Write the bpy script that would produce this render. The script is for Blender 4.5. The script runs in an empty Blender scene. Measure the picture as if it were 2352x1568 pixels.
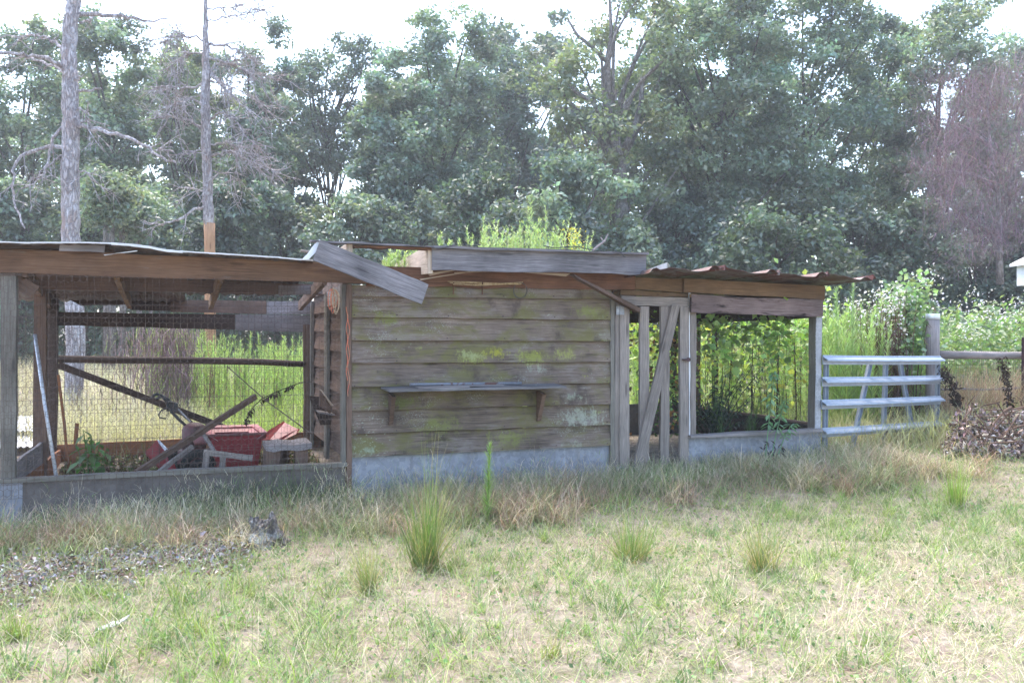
import bpy, math, random
import numpy as np
from mathutils import Vector, Matrix

# ------------------------------------------------------------------ camera, light, exposure
SC = bpy.context.scene
COL = SC.collection
R = math.radians
FPX, CU, HV = 2050.0, 1176.0, 767.0          # focal length, centre and horizon measured on the photograph (2352 wide)
EYE = 1.5
cam_d = bpy.data.cameras.new("camera"); cam = bpy.data.objects.new("camera", cam_d); COL.objects.link(cam)
cam.location = (0, 0, EYE); cam.rotation_euler = (R(90), 0, 0)
cam_d.sensor_width = 36; cam_d.lens = FPX / 2352 * 36
cam_d.shift_y = -(784 - HV) / 2352
cam_d.clip_start = 0.05; cam_d.clip_end = 2000
cam_d.dof.use_dof = True; cam_d.dof.focus_distance = 8.0; cam_d.dof.aperture_fstop = 6.3
SC.camera = cam

SUN_EL, SUN_AZ = 66.0, -28.0                  # behind the coop, a little to the left
world = bpy.data.worlds.new("World"); SC.world = world; world.use_nodes = True
wn = world.node_tree.nodes; wl = world.node_tree.links
sky = wn.new("ShaderNodeTexSky"); sky.sky_type = 'NISHITA'; sky.sun_disc = False
sky.sun_elevation = R(SUN_EL); sky.sun_rotation = R(SUN_AZ)
sky.dust_density = 2.0; sky.ozone_density = 1.0; sky.air_density = 1.0
bg = wn["Background"]; bg.inputs["Strength"].default_value = 0.15
wl.new(sky.outputs[0], bg.inputs["Color"])
sun_d = bpy.data.lights.new("sun", 'SUN'); sun = bpy.data.objects.new("sun", sun_d); COL.objects.link(sun)
sun_d.energy = 1.5; sun_d.angle = R(40); sun_d.color = (1.0, 0.93, 0.82)
S = Vector((math.sin(R(SUN_AZ)) * math.cos(R(SUN_EL)), math.cos(R(SUN_AZ)) * math.cos(R(SUN_EL)), math.sin(R(SUN_EL))))
sun.rotation_euler = (-S).to_track_quat('-Z', 'Y').to_euler(); sun.location = S * 60
SC.view_settings.view_transform = 'Standard'; SC.view_settings.look = 'None'
SC.view_settings.gamma = 1.0; SC.view_settings.exposure = 2.3
SC.cycles.max_bounces = 8; SC.cycles.diffuse_bounces = 4; SC.cycles.transmission_bounces = 4
SC.cycles.transparent_max_bounces = 8

rng = np.random.default_rng(7)
random.seed(7)

# ------------------------------------------------------------------ survey: photo measurement -> place in metres
TH = R(19.7)
D = np.array([math.cos(TH), math.sin(TH), 0.0]); NB = np.array([-math.sin(TH), math.cos(TH), 0.0])
P0 = np.array([(1100 - CU) / FPX * 8.04, 8.04, 0.0])
UP = np.array([0, 0, 1.0])
def at(p, t=0.0):
    """point on the plane parallel to the coop front, t metres behind it"""
    a = (p[0] - CU) / FPX; b = (HV - p[1]) / FPX
    y = (t + P0 @ NB) / (a * NB[0] + NB[1])
    return np.array([a * y, y, EYE + b * y])
def aty(p, y):
    return np.array([(p[0] - CU) / FPX * y, y, EYE + (HV - p[1]) / FPX * y])
def W(s, t, h): return P0 + D * s + NB * t + UP * h
def s_of(p, t=0.0): return float((at(p, t) - P0) @ D)
def h_of(p, t=0.0): return float(at(p, t)[2])
def sm(a, b, x):
    q = np.clip((x - a) / (b - a), 0, 1); return q * q * (3 - 2 * q)
def wob(x, y, k=1.0, ph=0.0):
    x = x * k; y = y * k
    return (np.sin(1.3 * x + 0.7 * y + ph) + np.sin(-0.9 * x + 1.7 * y + 1.3 + ph) + np.sin(2.9 * x + 2.1 * y + 2.2 * ph)
            + np.sin(3.7 * x - 3.1 * y + .5 + ph) * .7 + np.sin(6.1 * x + 5.3 * y + ph) * .4) / 4.1
def ground_h(x, y):
    x = np.asarray(x, float); y = np.asarray(y, float)
    g = 0.24 * sm(6.8, 9.8, y) + 0.012 * np.clip(y - 12, 0, 200) * sm(12, 20, y) * 0.6
    return g + 0.018 * wob(x, y, 1.6) * sm(300, 5, y)
def gp(u, v):
    y = 6.0
    for _ in range(30):
        x = (u - CU) / FPX * y
        h = float(ground_h(x, y))
        y = 0.5 * y + 0.5 * max(1.0, (EYE - h) * FPX / (v - HV))
    return np.array([x, y, h])
def Z(u0, v0, k):                               # reading off an enlargement of the photograph
    return lambda x, y: ((u0 + x / k) / 1.30612, (v0 + y / k) / 1.30612)
F2 = Z(850, 680, 2.24); F3 = Z(1750, 680, 2.24); FG = Z(2400, 760, 2.3766); F5 = Z(900, 680, 4.9)
F6 = Z(1780, 880, 2.75); F7 = Z(2060, 880, 2.75); F4 = Z(420, 1100, 3.675); FL = Z(0, 1060, 2.8)
FA = Z(0, 700, 4.127); FB = Z(500, 700, 4.127); FR = Z(2760, 860, 2.612); FT = Z(0, 0, 2.0627); FU = Z(1000, 0, 2.0627); FV = Z(1972, 0, 2.0627)

# ------------------------------------------------------------------ nodes
def nt_new(name):
    m = bpy.data.materials.new(name); m.use_nodes = True
    nt = m.node_tree; nt.nodes.clear()
    return m, nt
class G:
    def __init__(s, nt): s.nt = nt
    def n(s, typ, ins=None, **props):
        nd = s.nt.nodes.new("ShaderNode" + typ)
        for k, v in props.items(): setattr(nd, k, v)
        for k, v in (ins or {}).items():
            sock = nd.inputs[k]
            if hasattr(v, "is_linked") or hasattr(v, "links"): s.nt.links.new(v, sock)
            else: sock.default_value = v
        return nd
    def noise(s, vec, scale, detail=5, rough=.6, dist=0.0):
        return s.n("TexNoise", {"Vector": vec, "Scale": scale, "Detail": detail, "Roughness": rough, "Distortion": dist}).outputs["Fac"]
    def ramp(s, fac, stops):
        nd = s.n("ValToRGB", {"Fac": fac}); cr = nd.color_ramp
        while len(cr.elements) < len(stops): cr.elements.new(0.5)
        for e, (p, c) in zip(cr.elements, stops): e.position = p; e.color = (*c, 1) if len(c) == 3 else c
        return nd.outputs["Color"]
    def step(s, fac, a, b):
        return s.n("MapRange", {"Value": fac, "From Min": a, "From Max": b}, interpolation_type='SMOOTHSTEP').outputs["Result"]
    def mix(s, fac, a, b, mode='MIX'):
        nd = s.n("MixRGB", {"Fac": fac, "Color1": a, "Color2": b}, blend_type=mode); return nd.outputs["Color"]
    def math(s, op, a, b=0.0, c=0.0):
        nd = s.n("Math", {0: a, 1: b}, operation=op); return nd.outputs[0]
    def mapping(s, vec, scale=(1, 1, 1), rot=(0, 0, 0), loc=(0, 0, 0)):
        return s.n("Mapping", {"Vector": vec, "Scale": scale, "Rotation": rot, "Location": loc}).outputs[0]
    def out(s, shader):
        o = s.n("OutputMaterial"); s.nt.links.new(shader, o.inputs["Surface"])
def c4(c): return (*c, 1.0)

def wood(name, dark, light, blotch=.35, stain=None, stain_at=(.55, .75), rough=.85, var=.25, moss=None, bump=.5, specks=0, spots=()):
    m, nt = nt_new(name); g = G(nt)
    tc = g.n("TexCoord"); oi = g.n("ObjectInfo"); geo = g.n("NewGeometry")
    off = g.n("CombineXYZ", {"X": g.math('MULTIPLY', oi.outputs["Random"], 37.0), "Y": g.math('MULTIPLY', oi.outputs["Random"], 91.0), "Z": oi.outputs["Random"]}).outputs[0]
    uv = g.n("VectorMath", {0: tc.outputs["UV"], 1: off}, operation='ADD').outputs[0]
    pos = geo.outputs["Position"]
    f1 = g.noise(g.mapping(uv, (1.2, 26, 1)), 2.2, 7, .62, 1.3)
    f2 = g.noise(g.mapping(uv, (3.0, 150, 1)), 2.0, 4, .6, .4)
    f = g.math('ADD', g.math('MULTIPLY', f1, .6), g.math('MULTIPLY', f2, .4))
    col = g.ramp(f, [(.33, dark), (.66, light)])
    crack = g.step(g.noise(g.mapping(uv, (1.0, 60, 1)), 1.6, 3, .5, .2), .34, .29)
    col = g.mix(g.math('MULTIPLY', crack, .75), col, c4([x * .35 for x in dark]))
    # knots
    vo = g.n("TexVoronoi", {"Vector": g.mapping(uv, (1.6, 9, 1)), "Scale": 1.0, "Randomness": 1.0})
    kn = g.step(vo.outputs["Distance"], .16, .06)
    col = g.mix(g.math('MULTIPLY', kn, .6), col, c4([x * .45 for x in dark]))
    b = g.noise(pos, 2.3, 4, .6)
    bl = g.n("MapRange", {"Value": b, "From Min": .3, "From Max": .7, "To Min": 1 - blotch, "To Max": 1 + blotch}).outputs["Result"]
    vr = g.n("MapRange", {"Value": oi.outputs["Random"], "To Min": 1 - var, "To Max": 1 + var}).outputs["Result"]
    col = g.mix(1.0, col, g.n("CombineXYZ", {"X": g.math('MULTIPLY', bl, vr), "Y": g.math('MULTIPLY', bl, vr), "Z": g.math('MULTIPLY', bl, vr)}).outputs[0], 'MULTIPLY')
    if stain:
        sn = g.step(g.noise(g.mapping(uv, (1.4, 7, 1)), 2.0, 5, .6, .8), *stain_at)
        col = g.mix(sn, col, c4(stain))
    if moss:
        pos0 = pos
        pos = g.n("VectorMath", {0: pos, 1: g.n("CombineXYZ", {"X": g.math('MULTIPLY', oi.outputs["Random"], 1.5), "Y": 0.0, "Z": g.math('MULTIPLY', oi.outputs["Random"], 2.0)}).outputs[0]}, operation='ADD').outputs[0]
        fine = g.math('MULTIPLY', g.math('SUBTRACT', f, .5), .35)
        mn = g.math('ADD', g.noise(g.mapping(pos, (1.3, 1.3, 2.4)), 1.5, 7, .68, .4), fine)
        col = g.mix(g.math('MULTIPLY', g.step(mn, .45, .63), .82), col, c4(moss))
        mn2 = g.math('ADD', g.noise(g.mapping(pos, (2.0, 2.0, 1.6), loc=(9, 4, 2)), 2.2, 6, .6), fine)
        col = g.mix(g.math('MULTIPLY', g.step(mn2, .56, .7), .7), col, c4((.055, .040, .035)))
        gr = g.math('ADD', g.noise(g.mapping(pos, (1.0, 1.0, 3.2), loc=(3, 8, 5)), 2.0, 7, .66), fine)
        col = g.mix(g.math('MULTIPLY', g.step(gr, .52, .68), .6), col, c4((.255, .215, .195)))
        pos = pos0
    if specks:
        area = g.step(g.noise(pos, 1.9, 5, .65), .52, .66)
        sp = g.step(g.noise(g.mapping(pos, (34, 34, 70)), 1.0, 3, .6), .60, .66)
        col = g.mix(g.math('MULTIPLY', g.math('MULTIPLY', area, sp), specks), col, c4((.42, .47, .35)))
        sp2 = g.step(g.noise(g.mapping(pos, (100, 100, 130)), 1.0, 2, .6), .58, .66)
        area2 = g.step(g.noise(g.mapping(pos, (1, 1, 2), loc=(5, 2, 7)), 2.2, 5, .65), .53, .66)
        col = g.mix(g.math('MULTIPLY', g.math('MULTIPLY', area2, sp2), specks), col, c4((.45, .50, .42)))
    for (pt, rad, c, thr) in spots:             # lichen colonies with a shape of their own
        dv = g.n("VectorMath", {0: pos, 1: tuple(pt)}, operation='SUBTRACT').outputs[0]
        dl = g.n("VectorMath", {0: g.mapping(dv, (.62, .62, 1.5))}, operation='LENGTH').outputs["Value"]
        nz = g.noise(g.mapping(pos, (16, 16, 9)), 1.0, 7, .75)
        nz = g.math('ADD', nz, g.math('MULTIPLY', g.math('SUBTRACT', g.noise(g.mapping(pos, (60, 60, 45)), 1.0, 3, .7), .5), .55)); v = g.math('SUBTRACT', g.math('ADD', nz, thr + .08), g.math('DIVIDE', dl, rad * 2.2))
        col = g.mix(g.math('MULTIPLY', g.step(v, .33, .58), .55), col, c4(c))
    bp = g.n("Bump", {"Height": f, "Strength": bump, "Distance": .006}).outputs[0]
    bs = g.n("BsdfPrincipled", {"Base Color": col, "Roughness": rough, "Normal": bp, "Specular IOR Level": .25})
    g.out(bs.outputs[0]); return m

def metal(name, col, col2, rough=.45, metallic=.7, rust=None, rust_at=(.55, .65), scale=30, dirt=.25):
    m, nt = nt_new(name); g = G(nt)
    geo = g.n("NewGeometry"); pos = geo.outputs["Position"]
    vo = g.n("TexVoronoi", {"Vector": pos, "Scale": scale})
    c = g.mix(g.n("SeparateColor", {"Color": vo.outputs["Color"]}).outputs[0], c4(col), c4(col2))
    n = g.noise(pos, 3.5, 6, .65)
    c = g.mix(g.math('MULTIPLY', g.step(n, .45, .7), dirt), c, c4([x * .45 for x in col]))
    n3 = g.noise(g.mapping(pos, (7, 7, .7)), 1.5, 4, .6)
    c = g.mix(g.math('MULTIPLY', g.step(n3, .5, .72), dirt * .8), c, c4([.16, .13, .11]))
    ro = rough; me = metallic
    if rust:
        rn = g.step(g.noise(pos, 5.0, 8, .7), *rust_at)
        rc = g.mix(g.noise(pos, 40, 4), c4(rust), c4([x * .35 for x in rust]))
        c = g.mix(rn, c, rc)
        me = g.math('MULTIPLY', g.math('SUBTRACT', 1.0, rn), metallic)
    bp = g.n("Bump", {"Height": g.noise(pos, 14, 4), "Strength": .12, "Distance": .01}).outputs[0]
    bs = g.n("BsdfPrincipled", {"Base Color": c, "Roughness": ro, "Metallic": me, "Normal": bp})
    g.out(bs.outputs[0]); return m

def leafy(name, trans=.4, rough=.5, gloss=.05):
    m, nt = nt_new(name); g = G(nt)
    a = g.n("Attribute", attribute_name="col").outputs["Color"]
    oi = g.n("ObjectInfo")
    d = g.n("BsdfDiffuse", {"Color": a}).outputs[0]
    tcol = g.mix(1.0, a, c4((1.2, 1.3, .75)), 'MULTIPLY')
    t = g.n("BsdfTranslucent", {"Color": tcol}).outputs[0]
    s = g.n("MixShader", {0: trans, 1: d, 2: t}).outputs[0]
    gl = g.n("BsdfGlossy", {"Color": (1, 1, 1, 1), "Roughness": rough}).outputs[0]
    s = g.n("MixShader", {0: gloss, 1: s, 2: gl}).outputs[0]
    g.out(s); return m

def plain(name, col, rough=.8, metallic=0.0, var=None, vscale=20, bump=0.0, bscale=30):
    m, nt = nt_new(name); g = G(nt)
    pos = g.n("NewGeometry").outputs["Position"]
    c = c4(col)
    if var: c = g.mix(g.step(g.noise(pos, vscale, 5, .65), .4, .6), c4(col), c4(var))
    ins = {"Base Color": c, "Roughness": rough, "Metallic": metallic}
    if bump: ins["Normal"] = g.n("Bump", {"Height": g.noise(pos, bscale, 5), "Strength": bump, "Distance": .01}).outputs[0]
    g.out(g.n("BsdfPrincipled", ins).outputs[0]); return m

M = {}
M['fascia'] = wood("weathered_grey_wood", (.075, .068, .070), (.285, .262, .27), .3, rough=.9, moss=None, var=.08)
M['siding'] = wood("algae_covered_siding_wood", (.075, .054, .040), (.265, .200, .160), .35, moss=(.150, .138, .045), specks=.5, var=.1,
    spots=[(at(F2(1420, 850)), .15, (.42, .41, .03), .03), (at(F2(1250, 880)), .2, (.30, .32, .05), .02), (at(F2(1650, 880)), .22, (.30, .33, .06), .02), (at(F2(1900, 860)), .15, (.34, .36, .08), .02), (at(F2(700, 620)), .18, (.20, .23, .04), .02), (at(F2(2060, 570)), .2, (.22, .25, .05), .02), (at(F2(800, 1180)), .2, (.14, .17, .03), .03), (at(F2(1500, 1420)), .25, (.22, .24, .05), .02), (at(F2(1050, 1340)), .25, (.20, .22, .06), .02), (at(F2(1520, 885)), .06, (.40, .40, .03), .0), (at(F2(1705, 845)), .055, (.38, .38, .04), .0),
           (at(F2(2015, 1000)), .06, (.36, .38, .05), .0), (at(F2(2110, 1245)), .07, (.36, .40, .08), .0), (at(F2(2000, 1280)), .28, (.40, .44, .34), .03),
           (at(F2(905, 815)), .06, (.34, .36, .1), .0), (at(F2(1950, 1140)), .16, (.36, .40, .28), -.05), (at(F2(1700, 960)), .20, (.36, .40, .30), -.05),
           (at(F2(1250, 870)), .18, (.32, .35, .2), -.04), (at(F2(1940, 1460)), .16, (.34, .38, .28), -.06), (at(F2(560, 1500)), .14, (.32, .38, .28), -.05)])
M['beam'] = wood("sheltered_brown_beam_wood", (.085, .042, .023), (.215, .122, .072), .3, stain=(.17, .14, .12), stain_at=(.58, .8), var=.08)
M['plate'] = wood("rotted_red_brown_wood", (.07, .032, .02), (.22, .11, .065), .35, stain=(.04, .025, .02), stain_at=(.6, .75), var=.1)
M['lintel'] = wood("stained_lintel_wood", (.10, .055, .05), (.27, .21, .20), .35, stain=(.03, .02, .02), stain_at=(.50, .66), var=.1)
M['gold'] = wood("golden_brown_wood", (.085, .048, .024), (.25, .155, .085), .3, stain=(.06, .035, .02), stain_at=(.62, .8), var=.1)
M['stud'] = wood("pinkish_grey_stud_wood", (.13, .108, .094), (.36, .305, .27), .2, var=.1)
M['post'] = wood("grey_green_post_wood", (.10, .09, .075), (.25, .225, .19), .25, var=.1)
M['brown'] = wood("dull_brown_wood", (.085, .052, .038), (.21, .135, .10), .3, var=.15)
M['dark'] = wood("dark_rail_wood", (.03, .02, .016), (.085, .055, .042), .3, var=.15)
M['orange'] = wood("orange_plywood", (.16, .065, .03), (.34, .15, .075), .2, var=.1)
M['grey'] = wood("old_grey_board_wood", (.15, .13, .125), (.34, .30, .29), .25, var=.15)
M['pale'] = wood("pale_split_wood", (.34, .25, .18), (.62, .50, .39), .2, var=.1)
M['shelf'] = wood("lichen_crusted_shelf_wood", (.08, .075, .072), (.22, .205, .205), .3, specks=.7, var=.05)
M['galv'] = metal("galvanised_sheet", (.235, .24, .275), (.32, .33, .37), .6, .2, dirt=.35)
M['galv_old'] = metal("mud_stained_sheet", (.125, .105, .095), (.165, .142, .13), .85, .02, dirt=.6)
M['gate'] = metal("galvanised_gate_steel", (.29, .33, .40), (.34, .38, .45), .45, .3, dirt=.2)
M['roof'] = metal("rusty_roof_tin", (.17, .155, .15), (.23, .21, .20), .6, .3, rust=(.16, .065, .045), rust_at=(.40, .54), dirt=.5)
M['rib'] = metal("rust_red_rib_tin", (.36, .31, .30), (.43, .38, .36), .6, .3, rust=(.24, .085, .065), rust_at=(.36, .5), dirt=.3)
M['tin'] = metal("pale_roof_tin", (.60, .59, .58), (.68, .66, .64), .45, .3, dirt=.2)
M['tin_dark'] = metal("rusty_shade_dark_tin", (.10, .085, .08), (.13, .11, .10), .8, .1, rust=(.09, .04, .025), rust_at=(.45, .6), dirt=.3)  # rusty tin, darkened further to carry the shade under the pen roof
M['steel'] = metal("worn_hinge_steel", (.30, .31, .33), (.38, .39, .42), .5, .6, rust=(.15, .07, .04), rust_at=(.5, .65))
M['pipe'] = metal("grey_pipe_steel", (.17, .18, .21), (.21, .22, .25), .5, .3, rust=(.17, .08, .06), rust_at=(.55, .6))
M['pole'] = metal("pale_pole_steel", (.55, .56, .60), (.68, .69, .72), .4, .4, rust=(.2, .13, .1), rust_at=(.6, .7))
M['wire'] = plain("rusty_wire", (.10, .065, .05), .8, .2, (.16, .12, .10), 30)
M['wire_bright'] = plain("bright_wire", (.62, .62, .64), .5, .5)  # pale wire colour for the netting on the corner post
M['wire_dark'] = plain("dark_fence_wire", (.10, .09, .085), .7, .3)
M['tpost'] = plain("dark_steel_post_paint", (.06, .035, .045), .6, .3, (.11, .06, .06))
M['red'] = metal("faded_red_paint", (.25, .022, .028), (.285, .032, .036), .5, 0, rust=(.16, .06, .05), rust_at=(.62, .72), dirt=.25)
M['pink'] = metal("pale_pink_red_paint", (.34, .13, .135), (.38, .165, .165), .6, 0, rust=(.3, .15, .13), rust_at=(.6, .75), dirt=.15)  # paler red; carries the light on the chute floor
M['maroon'] = metal("dull_maroon_paint", (.15, .06, .065), (.19, .08, .08), .6, 0, rust=(.10, .05, .04), rust_at=(.5, .6))
M['black'] = plain("black_handle_paint", (.02, .02, .022), .35, .2, (.045, .045, .05), 30)
M['rubber'] = plain("tyre_rubber", (.02, .019, .018), .85, 0, (.04, .035, .03), 40)
M['white'] = plain("white_paint", (.78, .78, .78), .6, 0, (.62, .61, .60), 6)
M['lining'] = metal("dull_white_post_lining", (.36, .36, .38), (.42, .42, .44), .6, .1, dirt=.4)
M['cap'] = metal("pale_cap_tin", (.72, .73, .75), (.80, .80, .82), .5, .2, dirt=.2)
M['rope'] = plain("straw_coloured_cane", (.42, .30, .17), .9, 0, (.30, .20, .10), 40)
M['twine'] = plain("orange_twine", (.62, .13, .07), .9, 0, (.45, .25, .15), 60)
M['twine_pale'] = plain("tan_twine", (.48, .36, .24), .9, 0, (.35, .25, .16), 60)
M['leaf'] = leafy("leaf_surface", .42, .45, .06)
M['grass'] = leafy("grass_blade", .35, .5, .03)
M['dry'] = leafy("dry_plant_matter", .15, .7, .01)

def bark(name, dark, light, lichen, sc=1.0, red=None):
    m, nt = nt_new(name); g = G(nt)
    pos = g.n("NewGeometry").outputs["Position"]
    p = g.mapping(pos, (9 * sc, 9 * sc, 2.2 * sc))
    vo = g.n("TexVoronoi", {"Vector": g.n("VectorMath", {0: p, 1: g.n("TexNoise", {"Vector": p, "Scale": 2.0, "Detail": 4}).outputs["Color"]}, operation='ADD').outputs[0], "Scale": 2.6}, feature='DISTANCE_TO_EDGE').outputs["Distance"]
    f = g.noise(p, 1.6, 8, .7, .5)
    c = g.ramp(f, [(.32, dark), (.66, light)])
    c = g.mix(g.math('MULTIPLY', g.step(vo, .14, .0), .5), c, c4([x * .35 for x in dark]))
    c = g.mix(g.step(g.noise(pos, 4.5, 7, .7), .50, .66), c, c4(lichen))
    if red: c = g.mix(g.math('MULTIPLY', g.step(g.noise(g.mapping(pos, (3, 3, 1)), 1.4, 6, .7), .54, .66), .8), c, c4(red))
    bp = g.n("Bump", {"Height": g.math('ADD', g.step(vo, .0, .2), f), "Strength": .9, "Distance": .03}).outputs[0]
    g.out(g.n("BsdfPrincipled", {"Base Color": c, "Roughness": .95, "Normal": bp, "Specular IOR Level": .1}).outputs[0]); return m
M['pine_bark'] = bark("lichen_grey_pine_bark", (.36, .315, .315), (.60, .555, .57), (.66, .64, .68), 1.0, (.45, .34, .31))
M['peeled'] = wood("peeled_orange_trunk_wood", (.33, .17, .09), (.55, .33, .20), .15, var=.05)
M['bark'] = bark("forest_bark", (.055, .045, .04), (.15, .125, .11), (.17, .16, .15), .5)
M['bark_pale'] = bark("pale_forest_bark", (.15, .13, .12), (.30, .27, .25), (.34, .32, .31), .5)
M['stump'] = bark("lichen_blotched_stump", (.14, .12, .115), (.36, .32, .29), (.68, .70, .66), 2.6)

def ground_mat():
    m, nt = nt_new("dry_thatch_and_red_clay"); g = G(nt)
    pos = g.n("NewGeometry").outputs["Position"]
    n1 = g.noise(pos, .9, 6, .6); n2 = g.noise(pos, 9, 8, .7); n3 = g.noise(pos, 60, 4, .7)
    c = g.ramp(n2, [(.3, (.12, .09, .072)), (.5, (.27, .22, .18)), (.7, (.38, .33, .28))])
    c = g.mix(g.math('MULTIPLY', g.step(n1, .5, .66), .55), c, c4((.26, .165, .13)))
    c = g.mix(g.math('MULTIPLY', g.step(n3, .5, .62), .45), c, c4((.46, .41, .34)))
    n4 = g.noise(g.mapping(pos, (1, 1, 1), loc=(7, 3, 0)), 2.2, 6, .65)
    c = g.mix(g.math('MULTIPLY', g.step(n4, .52, .66), .5), c, c4((.10, .13, .04)))
    bp = g.n("Bump", {"Height": g.math('ADD', n2, g.math('MULTIPLY', n3, .4)), "Strength": .7, "Distance": .04}).outputs[0]
    g.out(g.n("BsdfPrincipled", {"Base Color": c, "Roughness": .95, "Normal": bp, "Specular IOR Level": .1}).outputs[0]); return m
M['ground'] = ground_mat()

# ------------------------------------------------------------------ objects
def tag(o, label=None, cat=None, group=None, kind=None):
    if label: o["label"] = label
    if cat: o["category"] = cat
    if group: o["group"] = group
    if kind: o["kind"] = kind
    return o
def empty(name, loc, label=None, cat=None, group=None, parent=None):
    o = bpy.data.objects.new(name, None); COL.objects.link(o)
    o.empty_display_size = .2
    loc = np.asarray(loc, float)
    o["_w"] = [float(v) for v in loc]
    if parent is not None:
        o.parent = parent; pw = np.array(parent["_w"]); o.location = tuple(loc - pw)
    else: o.location = tuple(loc)
    return tag(o, label, cat, group)
def origin_of(parent):
    return np.array(parent["_w"]) if parent is not None and "_w" in parent else np.zeros(3)

class MB:
    def __init__(s): s.v = []; s.f = []; s.uv = []; s.n = 0; s.c = []; s.hascol = False
    def add(s, verts, faces, uvs=None, col=None):
        verts = np.asarray(verts, float).reshape(-1, 3)
        for i, f in enumerate(faces):
            s.f.append([k + s.n for k in f])
            s.uv.append(uvs[i] if uvs is not None else [(0, 0)] * len(f))
        s.v.append(verts); s.n += len(verts)
        if col is not None:
            s.c.append(np.tile(np.asarray(col, float), (len(verts), 1))); s.hascol = True
        return s
    def prism(s, a, b, c, d, ext, n=6, jit=.003):
        """board: front face a(top left) b(top right) c(bottom right) d(bottom left), pushed back by ext"""
        a, b, c, d, ext = [np.asarray(q, float) for q in (a, b, c, d, ext)]
        if np.linalg.norm(d - a) > 1.3 * np.linalg.norm(b - a): a, b, c, d = b, c, d, a      # grain runs along the longer side
        L = np.linalg.norm(b - a); Hh = np.linalg.norm(d - a); T = np.linalg.norm(ext)
        vs = []
        for i in range(n + 1):
            q = i / n
            t = a + (b - a) * q; bt = d + (c - d) * q
            j = (rng.normal(0, jit, 2) if 0 < i < n else rng.normal(0, jit * .5, 2))
            e = (t - bt) / max(1e-6, np.linalg.norm(t - bt))
            wv = ext / max(T, 1e-6) * rng.normal(0, jit * .6)
            t = t + e * j[0] + wv; bt = bt + e * j[1] + wv
            vs += [t, bt, bt + ext, t + ext]
        fs, us = [], []
        vo = rng.random() * 7
        for i in range(n):
            o = 4 * i; p = o + 4; x0, x1 = L * i / n, L * (i + 1) / n
            for (k0, k1, v0, v1) in ((0, 1, 0, Hh), (1, 2, Hh, Hh + T), (2, 3, Hh + T, 2 * Hh + T), (3, 0, 2 * Hh + T, 2 * Hh + 2 * T)):
                fs.append([o + k0, o + k1, p + k1, p + k0]); us.append([(x0, vo + v0), (x0, vo + v1), (x1, vo + v1), (x1, vo + v0)])
        fs.append([3, 2, 1, 0]); us.append([(0, T), (0.02, T), (0.02, 0), (0, 0)])
        o = 4 * n; fs.append([o, o + 1, o + 2, o + 3]); us.append([(0, 0), (.02, 0), (.02, T), (0, T)])
        return s.add(vs, fs, us)
    def bar(s, p, q, w, th, wdir, n=4, jit=.002):
        """board from p to q (centre line), width w along wdir, thickness th"""
        p, q = np.asarray(p, float), np.asarray(q, float); ax = (q - p) / np.linalg.norm(q - p)
        wd = np.asarray(wdir, float); wd = wd - ax * (wd @ ax); wd /= np.linalg.norm(wd)
        tv = np.cross(ax, wd) * th
        return s.prism(p + wd * w / 2 - tv / 2, q + wd * w / 2 - tv / 2, q - wd * w / 2 - tv / 2, p - wd * w / 2 - tv / 2, tv, n, jit)
    def tube(s, pts, rad, k=8, cap=True, col=None, jit=0.0):
        pts = np.asarray(pts, float); n = len(pts)
        rad = np.full(n, rad) if np.isscalar(rad) else np.asarray(rad, float)
        vs = []; nrm = None; Ls = 0; us_l = [0]
        for i in range(n):
            t = pts[min(i + 1, n - 1)] - pts[max(i - 1, 0)]; t = t / max(1e-9, np.linalg.norm(t))
            if nrm is None:
                ref = np.array([0, 0, 1.0]) if abs(t[2]) < .9 else np.array([1.0, 0, 0])
                nrm = np.cross(t, ref)
            nrm = nrm - t * (nrm @ t); nrm /= np.linalg.norm(nrm); bi = np.cross(t, nrm)
            for j in range(k):
                an = 2 * math.pi * j / k; r = rad[i] * (1 + (rng.normal(0, jit) if jit else 0))
                vs.append(pts[i] + (nrm * math.cos(an) + bi * math.sin(an)) * r)
            if i: Ls += np.linalg.norm(pts[i] - pts[i - 1]); us_l.append(Ls)
        fs, us = [], []
        for i in range(n - 1):
            for j in range(k):
                j2 = (j + 1) % k
                fs.append([i * k + j, i * k + j2, (i + 1) * k + j2, (i + 1) * k + j])
                a0 = 2 * math.pi * rad[i] * j / k; a1 = 2 * math.pi * rad[i] * (j + 1) / k
                us.append([(us_l[i], a0), (us_l[i], a1), (us_l[i + 1], a1), (us_l[i + 1], a0)])
        if cap:
            fs.append(list(range(k))[::-1]); us.append([(0, .01 * j) for j in range(k)])
            fs.append([(n - 1) * k + j for j in range(k)]); us.append([(0, .01 * j) for j in range(k)])
        return s.add(vs, fs, us, col)
    def build(s, name, mat, parent=None, smooth=False, **kw):
        org = origin_of(parent)
        v = np.concatenate(s.v) - org
        me = bpy.data.meshes.new(name); me.from_pydata(v.tolist(), [], s.f)
        uvl = me.uv_layers.new(name="UVMap")
        flat = np.array([c for f in s.uv for c in f], float).ravel(); uvl.data.foreach_set("uv", flat)
        if s.hascol:
            at_ = me.attributes.new("col", 'FLOAT_COLOR', 'POINT')
            cc = np.concatenate(s.c); at_.data.foreach_set("color", np.column_stack([cc, np.ones(len(cc))]).ravel())
        me.materials.append(mat)
        if smooth: me.polygons.foreach_set("use_smooth", [True] * len(me.polygons))
        me.update()
        o = bpy.data.objects.new(name, me); COL.objects.link(o)
        if parent is not None: o.parent = parent
        return tag(o, **kw)

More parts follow.
